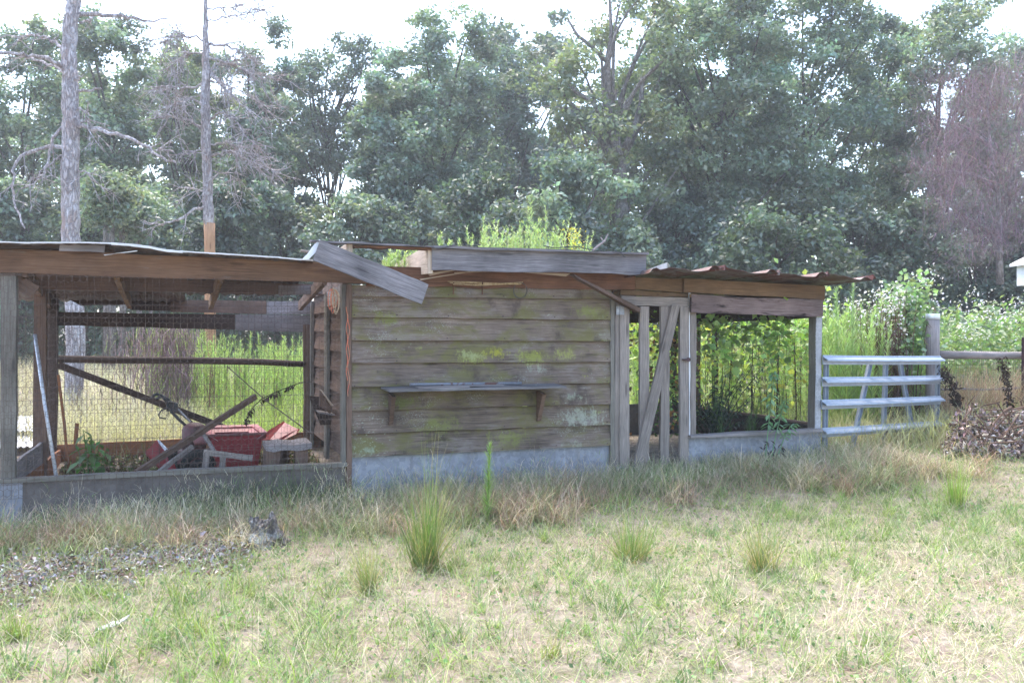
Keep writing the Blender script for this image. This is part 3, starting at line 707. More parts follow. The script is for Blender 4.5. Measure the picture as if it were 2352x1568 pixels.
# rusty ribbed tin over the right-hand run: each sheet with raised ribs
edge_r = [(1484, 625), F3(520, 292), F3(600, 280), F3(760, 292), F3(960, 283), F3(1160, 305), F3(1400, 320), F3(1560, 330), F3(1660, 322), F3(1760, 338), F3(1945, 356)]
ribs_u = [F3(480, 0)[0], F3(680, 0)[0], F3(880, 0)[0], F3(1075, 0)[0], F3(1270, 0)[0], F3(1440, 0)[0], F3(1600, 0)[0], F3(1760, 0)[0], F3(1900, 0)[0]]
big = {0, 2, 4, 6, 8}
def ribbed(name, mat, u0, u1, mine, tf=-.5, tb=2.55, hb=1.95):
    us = set(np.linspace(u0, u1, 9))
    for i in mine:
        for d_ in (-13, -8, -4, 4, 8, 13): us.add(min(u1, max(u0, ribs_u[i] + d_)))
    us = sorted(us); top = []; ny = 7
    for u in us:
        v = np.interp(u, [e[0] for e in edge_r], [e[1] for e in edge_r]); p = at((u, v), tf); s = (p - P0) @ D
        lift = 0
        for i in mine:
            dd = abs(u - ribs_u[i]); lift = max(lift, (.03 if i in big else .006) * (1 if dd <= 5 else max(0, 1 - (dd - 5) / 7)))
        for j in range(ny + 1):
            q = j / ny
            top.append(W(s + .05 * q, tf + (tb - tf) * q, p[2] + (hb - p[2]) * q + lift + .008 * math.sin(s * 9 + q * 7) * q + .012 * math.sin(u * .05) * (1 - q)))
    top = np.array(top); bot = top - UP * .004; n1 = len(top); f = []; nx = len(us)
    for i in range(nx - 1):
        for j in range(ny):
            a, b, c, d = i * (ny + 1) + j, (i + 1) * (ny + 1) + j, (i + 1) * (ny + 1) + j + 1, i * (ny + 1) + j + 1
            f.append([a, b, c, d]); f.append([d + n1, c + n1, b + n1, a + n1])
        a, b = i * (ny + 1), (i + 1) * (ny + 1); f.append([a, a + n1, b + n1, b])
    for i in (0, nx - 1):
        for j in range(ny):
            a = i * (ny + 1) + j; f.append([a, a + 1, a + 1 + n1, a + n1])
    return MB().add(np.concatenate([top, bot]), f).build(name, mat, coop)
cuts = [1484, F3(580, 0)[0], F3(965, 0)[0], F3(1330, 0)[0], F3(1660, 0)[0], 2006]
for k in range(5):
    ribbed("ribbed_roof_sheet", M['roof'], cuts[k], cuts[k + 1] + (6 if k < 4 else 0), [i for i in range(9) if cuts[k] - 2 <= ribs_u[i] <= cuts[k + 1] + 2], -.5 - .012 * k, 2.55, 1.95 + .006 * k)
# upturned rib ends standing proud of the front edge
for (x0, y0, x1, y1, mat) in ((425, 290, 562, 240, 'tin'), (800, 284, 950, 256, 'rib'), (1215, 306, 1316, 290, 'rib'), (1545, 326, 1642, 302, 'rib'), (1815, 344, 1948, 322, 'rib')):
    a, b = at(F3(x0, y0), -.30), at(F3(x1, y1), -.53)
    w = D * .035
    mb = MB(); mb.prism(a, b, b - UP * .05, a - UP * .03, w * .12, 3, .001); mb.prism(a + w * .13, b + w * .13, b + w - UP * .035, a + w - UP * .02, -UP * .004, 3, .001)
    mb.build("roof_rib", M[mat], coop)

# ------------------------------------------------------------------ galvanised gate
gl = at(FG(180, 900), -.06); yl = gl[1]; yr = yl * 1.13
gate = empty("farm_gate", np.array([gl[0], gl[1], float(ground_h(gl[0], gl[1]))]), "galvanised steel gate with four angled bars beside the leafy run", "gate")
def ga(p, push=0.0):
    """point on the gate's own vertical plane"""
    A = np.array([(FG(180, 0)[0] - CU) / FPX * yl, yl]); B = np.array([(FG(1000, 0)[0] - CU) / FPX * yr, yr]); d = (B - A) / np.linalg.norm(B - A)
    nrm = np.array([-d[1], d[0]])
    if nrm[1] < 0: nrm = -nrm
    a = (p[0] - CU) / FPX; O = A + nrm * push
    y = (O @ nrm) / (a * nrm[0] + nrm[1])
    return np.array([a * y, y, EYE + (HV - p[1]) / FPX * y]), np.array([nrm[0], nrm[1], 0])
GN = ga((1900, 800))[1]
prof = [(0, 0), (-.004, -.018), (-.054, -.044), (-.057, -.060), (-.051, -.060), (-.048, -.049), (.000, -.025), (.001, -.098), (.009, -.098), (.009, 0)]
for (lx, ly, rx, ry) in ((164, 724, 1004, 730), (160, 880, 1004, 868), (156, 1043, 1005, 1014), (158, 1243, 1002, 1190)):
    L0, R0 = ga(FG(lx, ly))[0], ga(FG(rx, ry))[0]; v = []; nn = 6
    for i in range(nn + 1):
        c = L0 + (R0 - L0) * i / nn - UP * .004 * math.sin(math.pi * i / nn)
        for (dp, dh) in prof: v.append(c + GN * dp + UP * dh)
    k = len(prof); f = [[i * k + j, i * k + (j + 1) % k, (i + 1) * k + (j + 1) % k, (i + 1) * k + j][::-1] for i in range(nn) for j in range(k)]
    f += [list(range(k)), [nn * k + j for j in range(k)][::-1]]
    mb = MB().add(v, f)
    for q in np.linspace(.03, .97, 6):
        c = L0 + (R0 - L0) * q + GN * -.058 - UP * .056; mb.tube([c, c + GN * .01], .006, 6)
    mb.build("gate_bar", M['gate'], gate)
def gbar(name, x0, y0, x1, y1, w, push=.035, label=None):
    p, q = ga(FG(x0, y0), push)[0], ga(FG(x1, y1), push)[0]; ax = (q - p) / np.linalg.norm(q - p); wd = np.cross(ax, GN)
    mb = MB(); mb.prism(p - wd * w / 2, q - wd * w / 2, q + wd * w / 2, p + wd * w / 2, GN * .004, 2, 0)
    for sg in (-1, 1): mb.prism(p + wd * (w / 2 - .003) * sg - GN * .022, q + wd * (w / 2 - .003) * sg - GN * .022, q + wd * w / 2 * sg - GN * .022, p + wd * w / 2 * sg - GN * .022, GN * .03, 2, 0)
    return mb.build(name, M['gate'], gate, label=label)
gbar("stile", 184, 735, 170, 1470, .056); gbar("stile", 981, 735, 968, 1300, .052)
gbar("centre_upright", 608, 740, 586, 1420, .062)
gbar("diagonal_brace", 505, 735, 355, 1440, .062); gbar("diagonal_brace", 700, 735, 820, 1390, .062)

# ------------------------------------------------------------------ fence right of the gate
ypost = yr * 1.045
def fy(u): return ypost + (u - 2140) / 210 * .35
pf = aty(FG(946, 1165), fy(2140)); pf[2] = float(ground_h(pf[0], pf[1]))
fence = empty("wire_fence", pf, "wire fence with round timber post and log rail right of the gate", "fence")
top = aty(FG(946, 462), fy(2140))
zs = np.linspace(-.2, 1, 7)
MB().tube([np.array([pf[0], pf[1], pf[2]]) * (1 - q) + np.array([pf[0], pf[1], top[2]]) * q for q in zs], [.083, .082, .081, .081, .08, .08, .079], 16, jit=.02).build("round_post", M['grey'], fence, True)
MB().tube([(pf[0], pf[1], top[2] - .012), (pf[0], pf[1], top[2] + .02), (pf[0], pf[1], top[2] + .055)], [.083, .083, .081], 16, jit=.015).build("post_cap", M['cap'], fence, True)
u_t = FG(1588, 0)[0]
lp = [aty(FG(x, y), fy(FG(x, 0)[0]) + .03) for x, y in ((990, 722), (1180, 722), (1380, 727), (1580, 726))]; lp.append(lp[-1] + (lp[-1] - lp[-2]) * 1.6)
MB().tube(lp, [.052, .05, .049, .046, .045], 10, jit=.06).build("log_rail", M['grey'], fence, True)
tb = aty(FG(1588, 1392), fy(u_t) - .06); tb[2] = float(ground_h(tb[0], tb[1])) - .1; tt = aty(FG(1590, 598), fy(u_t) - .06)
mb = MB(); mb.bar(tb, tt, .036, .007, (1, 0, 0), 4, 0); mb.bar(tb + np.array([0, -.018, 0]), tt + np.array([0, -.018, 0]), .03, .007, (0, 1, 0), 4, 0)
mb.build("steel_post", M['tpost'], fence)
mb = MB()
for u in np.arange(2145, 2420, 5.2):
    y = fy(u); b = aty((u, 960), y); b[2] = float(ground_h(b[0], b[1])); t_ = aty((u + rng.normal(0, .8), 805), y)
    mb.tube([b, t_], .0015, 3, False)
for v in (812, 838, 866, 892, 918, 940, 958):
    mb.tube([aty((u, v + rng.normal(0, 1.2)), fy(u)) for u in np.linspace(2142, 2420, 9)], .0016, 3, False)
mb.build("fence_netting", M['wire_dark'], fence, kind="stuff")
mb = MB(); mb.tube([aty(FG(x, y), fy(FG(x, 0)[0]) - .03) for x, y in ((1010, 970), (1150, 965), (1300, 972), (1450, 965), (1620, 955))], [.01, .014, .012, .015, .016], 6, jit=.1)
mb.build("fence_stick", M['grey'], fence)
# tip of a white painted box at the right edge
yb = 11.0
bx = aty(FG(1716, 106), yb); bh = empty("bird_house", np.array([bx[0], bx[1], float(ground_h(bx[0], bx[1]))]), "small white painted box with pitched top at the right edge", "bird house")
s_ = .22
def P_(dx, dy, dz): return bx + np.array([dx, dy, dz])
mb = MB(); mb.prism(P_(-.21, -.15, .05), P_(.2, -.15, .05), P_(.2, -.15, -.21), P_(-.21, -.15, -.21), (0, .3, 0), 2, 0); mb.build("box", M['white'], bh)
mb = MB(); poly(mb, [P_(-.28, -.19, .06), P_(.0, -.19, .20), P_(.28, -.19, .06), P_(.28, -.19, .03), P_(.0, -.19, .17), P_(-.28, -.19, .03)], (0, .38, 0)); mb.build("roof", M['white'], bh)
mb = MB(); mb.tube([P_(.02, 0, -.2), (bx[0] + .02, bx[1], float(ground_h(bx[0], bx[1])) - .1)], .03, 8); mb.build("pole", M['grey'], bh)
# ------------------------------------------------------------------ things kept in and on the coop
pen_h = float(ground_h(-2.2, 8.3))
gm = empty("garden_machine", at((560, 1060), 1.3) * np.array([1, 1, 0]) + UP * pen_h, "faded red garden machine with open hopper and black handlebars inside the pen", "garden machine")
A, B, C, Dd = at(F4(750, 670), 1.75), at(F4(1250, 650), 1.75), at(F4(1355, 735), 1.05), at(F4(780, 765), 1.05)
hr = (A[2] + B[2] + C[2] + Dd[2]) / 4
for p in (A, B, C, Dd): p[2] = p[2] * .5 + hr * .5
cen = (A + B + C + Dd) / 4
def low(p, k=.82, dz=.36): q = cen + (p - cen) * k; q[2] = p[2] - dz; return q
mb = MB()
for p, q in ((Dd, C), (C, B), (B, A), (A, Dd)):
    nrm = np.cross(q - p, UP); nrm /= np.linalg.norm(nrm)
    mb.prism(p, q, low(q), low(p), -nrm * .012 if (cen - p) @ nrm < 0 else nrm * .012, 5, .002)
mb.build("hopper", M['red'], gm)
mb = MB()
for p, q in ((Dd, C), (C, B), (B, A), (A, Dd)):
    e = (q - p) / np.linalg.norm(q - p); w = np.cross(UP, e); w = w if (p - cen) @ w > 0 else -w
    mb.prism(p - e * .03 - w * .06 - UP * .05, q + e * .03 - w * .06 - UP * .05, q + e * .03 + w * .035 + UP * .012, p - e * .03 + w * .035 + UP * .012, UP * .006, 4, .002)
mb.build("hopper_rim", M['pink'], gm)
def plate(name, mat, pts, ts, th=.012, parent=gm):
    mb = MB(); v = [at(F4(*p), t) for p, t in zip(pts, ts)]
    nrm = np.cross(v[1] - v[0], v[2] - v[0]); nrm /= np.linalg.norm(nrm)
    poly(mb, v, nrm * th); return mb.build(name, mat, parent)
plate("chute_floor", M['pink'], [(1595, 612), (1752, 690), (1560, 800), (1430, 800)], [1.5, 1.35, 1.15, 1.2])
plate("chute_side", M['red'], [(1345, 745), (1585, 598), (1600, 614), (1432, 800), (1350, 810)], [1.25, 1.55, 1.55, 1.25, 1.2])
plate("chute_side", M['red'], [(1535, 790), (1745, 678), (1762, 690), (1720, 740), (1560, 815)], [1.1, 1.3, 1.3, 1.2, 1.1])
c0, c1 = at(F4(595, 945), 1.25), at(F4(600, 640), 1.25)
mb = MB(); mb.tube([c0, c0 * .6 + c1 * .4, c0 * .15 + c1 * .85, c1 * .97 + c0 * .03, c1 + UP * .02], [.105, .11, .112, .095, .05], 12); mb.build("engine_cover", M['maroon'], gm, True)
c = at(F4(665, 790), 1.12); mb = MB(); mb.tube([c - D * .06, c - D * .05, c + D * .05, c + D * .06], [.03, .06, .06, .03], 12); mb.build("fuel_tank", M['pink'], gm, True)
c = at(F4(590, 990), 1.1); mb = MB(); mb.prism(c + D * -.14 + UP * .05, c + D * .16 + UP * .05, c + D * .16 - UP * .06, c + D * -.14 - UP * .06, NB * .22, 4, .004); mb.build("engine_block", M['maroon'], gm)
for dx in (440, 640):
    c = at(F4(dx, 1050), 1.1 if dx > 500 else 1.35); c[2] = pen_h + .16
    ring = []
    for a_ in np.linspace(0, 2 * math.pi, 21): ring.append(c + (D * math.cos(a_) + UP * math.sin(a_)) * .12)
    mb = MB(); mb.tube(ring, .042, 8, False); mb.tube([c - NB * .03, c + NB * .03], .07, 10)
    mb.build("wheel", M['rubber'], gm, True)
plate("deflector", M['red'], [(58, 938), (195, 800), (300, 930), (330, 1150), (260, 1155), (180, 1060)], [1.0, 1.15, 1.05, .95, .9, .92], .02)
plate("deflector_edge", M['cap'], [(195, 800), (215, 808), (320, 920), (300, 935)], [1.14, 1.14, 1.03, 1.03], .015)
plate("deflector", M['red'], [(270, 1060), (360, 1010), (400, 1130), (350, 1160), (270, 1160)], [.85, .88, .86, .8, .8], .02)
for pts, t0 in (([(530, 668), (440, 590), (350, 500), (310, 430), (285, 370), (235, 318), (185, 300), (148, 318), (135, 345)], 1.25), ([(575, 615), (500, 550), (420, 470), (370, 420), (310, 360), (255, 325), (205, 340), (180, 360)], 1.55)):
    MB().tube([at(F4(*p), t0) for p in pts], .014, 8).build("handlebar", M['black'], gm, True)
MB().tube([at(F4(*p), 1.3) for p in ((350, 440), (300, 460), (240, 475), (205, 525), (215, 558), (285, 572))], .008, 6).build("clutch_lever", M['black'], gm, True)
c = at(F4(355, 440), 1.35); MB().prism(c - D * .05 + UP * .05, c + D * .05 + UP * .03, c + D * .05 - UP * .05, c - D * .05 - UP * .04, NB * .08, 2, .004).build("gear_box", M['black'], gm)
MB().tube([at(F4(420, 470), 1.4), at(F4(560, 610), 1.3)], .008, 6).build("control_rod", M['steel'], gm)

def lone_board(name, p, q, t0, t1, w, th, mat, label, cat="board", group=None, k=6):
    a, b = at(p, t0), at(q, t1); base = np.array([a[0], a[1], a[2]])
    o = MB().bar(a, b, w, th, NB + UP * .4, k, .003).build(name, M[mat]); tag(o, label, cat, group); return o
lone_board("leaning_board", F4(-40, 1170), F4(1275, 325), .35, 1.0, .035, .05, 'brown', "long brown board leaning across the red machine")
lone_board("short_stick", F4(180, 1180), F4(575, 880), .3, .55, .03, .035, 'stud', "short grey stick lying below the long leaning board", "stick")
lone_board("cross_stick", F4(690, 720), F4(840, 960), .7, .7, .03, .03, 'grey', "grey stick slanting down in front of the red hopper", "stick")
lone_board("wooden_lath", FL(490, 180), FL(585, 1000), 2.1, 1.9, .04, .02, 'orange', "thin orange brown lath leaning at the rear of the pen", "lath")
lone_board("wooden_stake", FL(648, 585), FL(610, 1010), 1.95, 1.9, .04, .035, 'orange', "short square orange stake upright beside the leafy seedling", "stake")
pm = MB(); pm.tube([at(F4(x, y), t) for x, y, t in ((-1160, -360, .35), (-1010, 520, .2), (-975, 1010, .08))], .013, 8) if False else pm.tube([at((80, 768), .42), at((103, 930), .25), at((131, 1106), .06)], .0145, 8)
tag(pm.build("metal_pole", M['pole'], None, True), "slim pale metal pole leaning in the pen by the post", "pole")
# low block stool and small frame
st = empty("block_stool", at(F4(1600, 1120), .45) * np.array([1, 1, 0]) + UP * pen_h, "weathered wooden bench with thick slab top beside the red hopper", "bench")
h_ = h_of(F4(1390, 862), .3); sA, sB = s_of(F4(1390, 860), .3), s_of(F4(1895, 830), .3)
MB().prism(W(sA, .3, h_), W(sB, .3, h_), W(sB, .3, h_ - .05), W(sA, .3, h_ - .05), NB * .42, 6, .008).build("seat", M['grey'], st)
for s0_, t0_ in ((sA + .01, .32), (sA + .12, .62), (sB - .14, .32), (sB - .12, .62)):
    MB().prism(W(s0_, t0_, h_ - .05), W(s0_ + .11, t0_, h_ - .05), W(s0_ + .11, t0_, pen_h), W(s0_, t0_, pen_h), NB * .06, 3, .004).build("leg", M['brown'], st)
MB().prism(W(sA + .01, .30, h_ - .05), W(sA + .08, .30, h_ - .05), W(sA + .08, .30, pen_h), W(sA + .01, .30, pen_h), NB * .42, 3, .004).build("side_panel", M['brown'], st)
fr = empty("small_frame", at(F4(960, 1130), .25) * np.array([1, 1, 0]) + UP * pen_h, "low pale frame of three boards standing before the red hopper", "frame")
for nm, p, q, w in (("upright", (715, 1160), (735, 930), .05), ("top_rail", (700, 940), (1240, 1005), .045), ("upright", (905, 1160), (915, 990), .05)):
    MB().bar(at(F4(*p), .25), at(F4(*q), .25), w, .03, D if nm == "upright" else UP, 3, .002).build(nm, M['stud'], fr)
nb = empty("nest_box", at((752, 930), .7), "tilted open wooden nest box on the inner wall of the pen", "nest box")
def nbq(name, mat, pts, t=.7, th=.02): MB().prism(*[at(F4(*p), t) for p in pts], NB * th, 3, .002).build(name, M[mat], nb)
nbq("side_board", 'brown', [(1980, 255), (2125, 420), (2100, 520), (1975, 430)], .62, .03)
nbq("edge_board", 'pale', [(1985, 250), (2000, 252), (2135, 425), (2115, 432)], .58, .04)
nbq("floor_board", 'grey', [(1975, 498), (2150, 522), (2150, 536), (1975, 512)], .6, .25)
nbq("back_board", 'dark', [(1860, 320), (1980, 330), (2150, 640), (1990, 640)], .95, .02)

# shelf contents
a, b = at(F2(850, 1060), -.13), at(F2(1600, 1051), -.13)
tag(MB().tube([a, a * .5 + b * .5, b], .014, 10).build("metal_pipe", M['pipe'], None, True), "grey metal pipe with a rusty end lying on the wall shelf", "pipe")
for k, (p, q, t, lab) in enumerate((((890, 1076), (1325, 1066), -.21, "thin grey lath at the front of the wall shelf, level with its edge"), ((910, 1086), (1250, 1076), -.245, "thin splintered lath hanging over the shelf's front edge"), ((1080, 1068), (1480, 1064), -.17, "thin lath lying against the pipe on the wall shelf"))):
    tag(MB().bar(at(F2(*p), t), at(F2(*q), t), .035, .007, NB, 4, .001).build("wooden_lath", M['grey']), lab, "lath", "laths on the wall shelf")
# cane bundle hung on two nails
cb = empty("cane_bundle", at(F2(1350, 380), -.08), "bundle of straw coloured canes hung on nails under the eaves", "canes")
for k in range(7):
    x0 = 1105 + rng.integers(0, 40); x1 = 1540 + rng.integers(0, 70); y0 = 366 + k * 4; y1 = 384 + rng.normal(0, 9)
    MB().tube([at(F2(x0, y0 + rng.normal(0, 4)), -.085 - .006 * k), at(F2(x0 + 150, y0 + 4 + rng.normal(0, 3)), -.09), at(F2(1350, 376 + k * 3), -.095), at(F2(x1, y1), -.085)], .0042, 6).build("cane", M['rope'], cb)
for x in (1143, 1337): MB().tube([at(F2(x, 455), -.052), at(F2(x, 388), -.055), at(F2(x + 2, 384), -.11), at(F2(x + 2, 374), -.115)], .006, 6).build("nail_hook", M['plate'], cb)
wc = MB()
for k in range(3):
    wc.tube([at(F2(1592 + (42 + k * 3) * math.cos(q), 425 + 52 * math.sin(q) + k * 3), -.065 - .008 * k) for q in np.linspace(0, 6.283, 25)], .0018, 5, False)
tag(wc.build("wire_coil", M['wire_dark']), "thin dark coil of wire hung on the clapboards below the eaves", "wire coil")
tw = empty("twine_hank", at(F5(480, 880), -.09), "hank of orange and tan twine hanging from the pen beam", "twine")
for k in range(9):
    w0 = rng.uniform(35, 85); L0 = rng.uniform(250, 430); ox = 480 + rng.normal(0, 12)
    pts = [F5(478 + 6 * math.sin(k), 905)] + [F5(ox + w0 * math.sin(a_) * (1 if k % 2 else -1) * .6 + (40 if k > 5 else -5) + (ox - 480), 930 + L0 * (1 - math.cos(a_)) / 2) for a_ in np.linspace(.3, 6.0, 16)] + [F5(482, 905)]
    MB().tube([at(p, -.09 - .004 * k) for p in pts], .0028, 5, False).build("strand", M['twine' if k < 5 else 'twine_pale'], tw)
MB().tube([at(F5(475, 870), -.085), at(F5(462, 890), -.09), at(F5(490, 925), -.09), at(F5(475, 955), -.09), at(F5(500, 990), -.09)], .004, 5).build("knot", M['wire_dark'], tw)
mb = MB(); mb.tube([at(F5(690 + 12 * math.sin(y * .02), y), -.07) for y in range(1180, 2300, 60)], .003, 5, False); mb.tube([at(F5(715 + 14 * math.sin(y * .017 + 1), y), -.07) for y in range(1290, 2500, 60)], .0028, 5, False)
tag(mb.build("twine_length", M['twine']), "two loose lengths of orange twine trailing down the brown corner board", "twine")
mb = MB()
for p, q in (((1000, 152), (1330, 128)), ((1750, 140), (2150, 166)), ((2230, 170), (2300, 212))):
    mb.tube([at(F2(p[0] + (q[0] - p[0]) * k_, p[1] - 12 + (q[1] - p[1]) * k_ + 9 * math.sin(k_ * 9)), -.36) for k_ in np.linspace(0, 1, 9)], .004, 5)
tag(mb.build("black_cable", M['black']), "loose black cable lying along the top of the grey fascia", "cable")
mb = MB(); mb.tube([at(F4(955, -10), .2), at(F4(1380, 365), .2), at(F4(1900, 745), .2)], .005, 5)
tag(mb.build("slanting_wire", M['wire']), "single rusty wire slanting down inside the pen netting", "wire")
for k, (u0, v0, ln) in enumerate(((38, 1048, 1.5), (48, 1030, 1.5))):
    a = at((-90 + 25 * k, 1075 - 24 * k), 2.9 + .5 * k); a[2] = ground_h(a[0], a[1]) + .1; vs = []; f = []; n = 24
    xd = np.array([.95, .30, 0]); yd = np.array([-.30, .95, 0])
    for i in range(n + 1):
        for j in range(3): vs.append(a + xd * (i / n * .70) + yd * (j * .4) + UP * (.02 * (i % 2) + .10 * k + .05 * j))
    for i in range(n):
        for j in range(2): f.append([i * 3 + j, (i + 1) * 3 + j, (i + 1) * 3 + j + 1, i * 3 + j + 1])
    tag(MB().add(vs, f).build("tin_sheet", M['cap']), ("pale corrugated tin sheet lying nearest the rear corner of the pen", "pale corrugated tin sheet lying on top of another behind the pen")[k], "tin sheet", "tin sheets on the ground behind the pen")

# stump with lichen
sb = gp(607, 1252); stv = []; stf = []; kk = 22; rows = [(-.06, .155), (.0, .15), (.035, .138), (.07, .125), (.10, .10), (.135, .085), (.165, .088), (.185, .08), (.165, .055), (.12, .02)]
for i, (h, r) in enumerate(rows):
    for j in range(kk):
        a_ = 2 * math.pi * j / kk; rr = r * (1 + .22 * math.sin(3 * a_ + i * .5) + .13 * math.sin(7 * a_ + i) + rng.normal(0, .07)); hh = h + (rng.normal(0, .012) if i < 5 else rng.normal(0, .02)) + (.025 * math.sin(2 * a_ + 1) if 4 < i < 9 else 0)
        stv.append(sb + np.array([math.cos(a_) * rr, math.sin(a_) * rr, hh]))
for i in range(len(rows) - 1):
    for j in range(kk): stf.append([i * kk + j, i * kk + (j + 1) % kk, (i + 1) * kk + (j + 1) % kk, (i + 1) * kk + j])
stf.append([(len(rows) - 1) * kk + j for j in range(kk)])
tag(MB().add(stv, stf).build("tree_stump", M['stump'], None, False), "low jagged tree stump blotched with white lichen in the grass", "stump")
a, b = gp(228, 1452), gp(298, 1428)
mb = MB(); mb.prism(a + UP * .025, b + UP * .03, b + UP * .018 - np.array([0, .045, 0]), a + UP * .012 - np.array([0, .06, 0]), UP * .006, 5, .006)
tag(mb.build("tin_strip", M['lining']), "narrow pale strip of tin lying in the foreground grass", "tin strip")

# ------------------------------------------------------------------ leaf and plant builders
def leafy_stem(sp, stemb, pts, leaf_len, n, col, droop=.5, aspect=.3, start=.15, spread=.02):
    pts = np.asarray(pts, float); stemb.tube(pts, np.linspace(.007, .003, len(pts)), 5, col=np.array(col) * .8)
    seg = np.linspace(start, 1, n); ii = seg * (len(pts) - 1); i0 = np.minimum(ii.astype(int), len(pts) - 2); fr_ = (ii - i0)[:, None]
    p = pts[i0] * (1 - fr_) + pts[i0 + 1] * fr_
    az = np.arange(n) * 2.4 + rng.normal(0, .3, n)
    sz = leaf_len * rng.uniform(.7, 1.15, n) * np.interp(seg, [start, .5, 1], [.9, 1.1, .6])
    dr = np.column_stack([np.cos(az), np.sin(az), -droop + rng.normal(0, .25, n)])
    dr /= np.linalg.norm(dr, axis=1)[:, None]
    nr = np.column_stack([np.cos(az) * .6, np.sin(az) * .6, np.ones(n)]) + rng.normal(0, .15, (n, 3))
    sp.leaves(p + dr * (sz * .5)[:, None], sz, vary(col, n, .2), nr, aspect, dr, .1)
def finish_plant(name, sp, stemb, base, label, cat, group=None, mat='leaf', leafname="leaves"):
    root = empty(name, base, label, cat, group)
    if stemb is not None and stemb.n: stemb.build("stem", M['dry'], root)
    sp.build(leafname, M[mat], root); return root
# broad leaved seedling behind the left netting
sp, sb_ = Soup(), MB(); base = at(FL(770, 1060), .35); base[2] = pen_h
for top, n in ((FL(700, 640), 9), (FL(765, 680), 8), (FL(840, 720), 8), (FL(900, 790), 7), (FL(640, 760), 6)):
    e = at(top, .35); leafy_stem(sp, sb_, [base, base * .4 + e * .6 + UP * .03, e], .17, n, (.10, .20, .055), 1.3, .42, .45)
finish_plant("leafy_seedling", sp, sb_, base, "leafy green seedling with drooping broad leaves behind the pen netting", "plant")
# weed in front of the smooth sheet
sp, sb_ = Soup(), MB(); base = at(F7(640, 1420), -.28); base[2] = float(ground_h(base[0], base[1]))
for pts, n, ll in (([(645, 1420), (665, 1200), (690, 950), (720, 700), (725, 650)], 46, .115), ([(690, 1400), (740, 1150), (790, 950), (815, 870)], 32, .10), ([(740, 1380), (800, 1200), (860, 1090), (900, 1075)], 24, .10)):
    leafy_stem(sp, sb_, [at(F7(*p), -.25) for p in pts], ll, n, (.22, .37, .20), .35, .34, .34)
    q = [at(F7(*p), -.25) for p in pts]
    m_ = 9; k_ = rng.uniform(.1, .45, m_)[:, None]; pp = np.array(q[0]) * (1 - k_) + np.array(q[min(2, len(q) - 1)]) * k_
    sp.leaves(pp + rng.normal(0, .02, (m_, 3)) - UP * .03, .075, vary((.045, .028, .02), m_), None, .22, np.tile([0.1, 0, -1.0], (m_, 1)) + rng.normal(0, .2, (m_, 3)))
finish_plant("leafy_weed", sp, sb_, base, "tall leafy weed with withered lower leaves before the smooth sheet", "plant")
# dark shrub inside the leafy run
sp, sb_ = Soup(), MB(); base = at((1640, 1000), 1.1); base[2] = float(ground_h(base[0], base[1]))
for k in range(26):
    e = at((rng.normal(1640, 42), rng.uniform(850, 965)), rng.uniform(.7, 1.7))
    leafy_stem(sp, sb_, [base, base * .5 + e * .5 + UP * .05, e], .085, 16, (.03, .065, .035), .3, .42, .5)
for p in ((1730, 838), (1765, 830), (1705, 855)):
    e = at(p, 1.2); leafy_stem(sp, sb_, [base, base * .5 + e * .5 + UP * .1, e], .09, 16, (.035, .07, .04), .3, .36, .55)
finish_plant("dark_shrub", sp, sb_, base, "dark glossy leaved shrub growing inside the roofed run", "shrub")
# withered vine on the wire inside the pen
sp, sb_ = Soup(), MB(); vp = [at(F4(*p), .22) for p in ((1165, 610), (1205, 500), (1265, 425), (1345, 350), (1450, 300), (1560, 255), (1680, 205), (1790, 170), (1900, 165))]
sb_.tube(vp, .004, 5, col=(.05, .035, .025))
n = 60; ii = np.concatenate([rng.uniform(0, 1.6, 26), rng.uniform(2.6, 6.2, 34)]); i0 = ii.astype(int); f_ = (ii - i0)[:, None]; vpp = np.array(vp)
sp.leaves(vpp[i0] * (1 - f_) + vpp[i0 + 1] * f_ - UP * .025 + rng.normal(0, .008, (n, 3)), .06, vary((.05, .033, .024), n), None, .3, np.tile([0, 0, -1.0], (n, 1)) + rng.normal(0, .25, (n, 3)))
finish_plant("withered_vine", sp, sb_, vp[0], "withered brown vine hanging along a wire in the pen", "vine", None, 'dry')

def dogfennel(sp, base, H, n, col, width=.12, az0=None, bend=.08, w=.0035, tipc=None):
    q = rng.uniform(.06, 1, n) ** .85
    bx, by = rng.normal(0, bend, 2)
    p = np.asarray(base) + np.column_stack([bx * q ** 2 * H, by * q ** 2 * H, q * H])
    sp.blades(p, width * (1.15 - .85 * q) * rng.uniform(.6, 1.2, n), w, rng.uniform(0, 6.283, n), rng.uniform(.35, 1.0, n), rng.uniform(-.5, .2, n), vary(col, n, .22), 1)
    sp.blades(np.tile(np.asarray(base), (2, 1)), H * .97, .009, np.full(2, math.atan2(by, bx)), [0, 0], [math.hypot(bx, by) * 2] * 2, np.array(col) * .6, 4, .3)

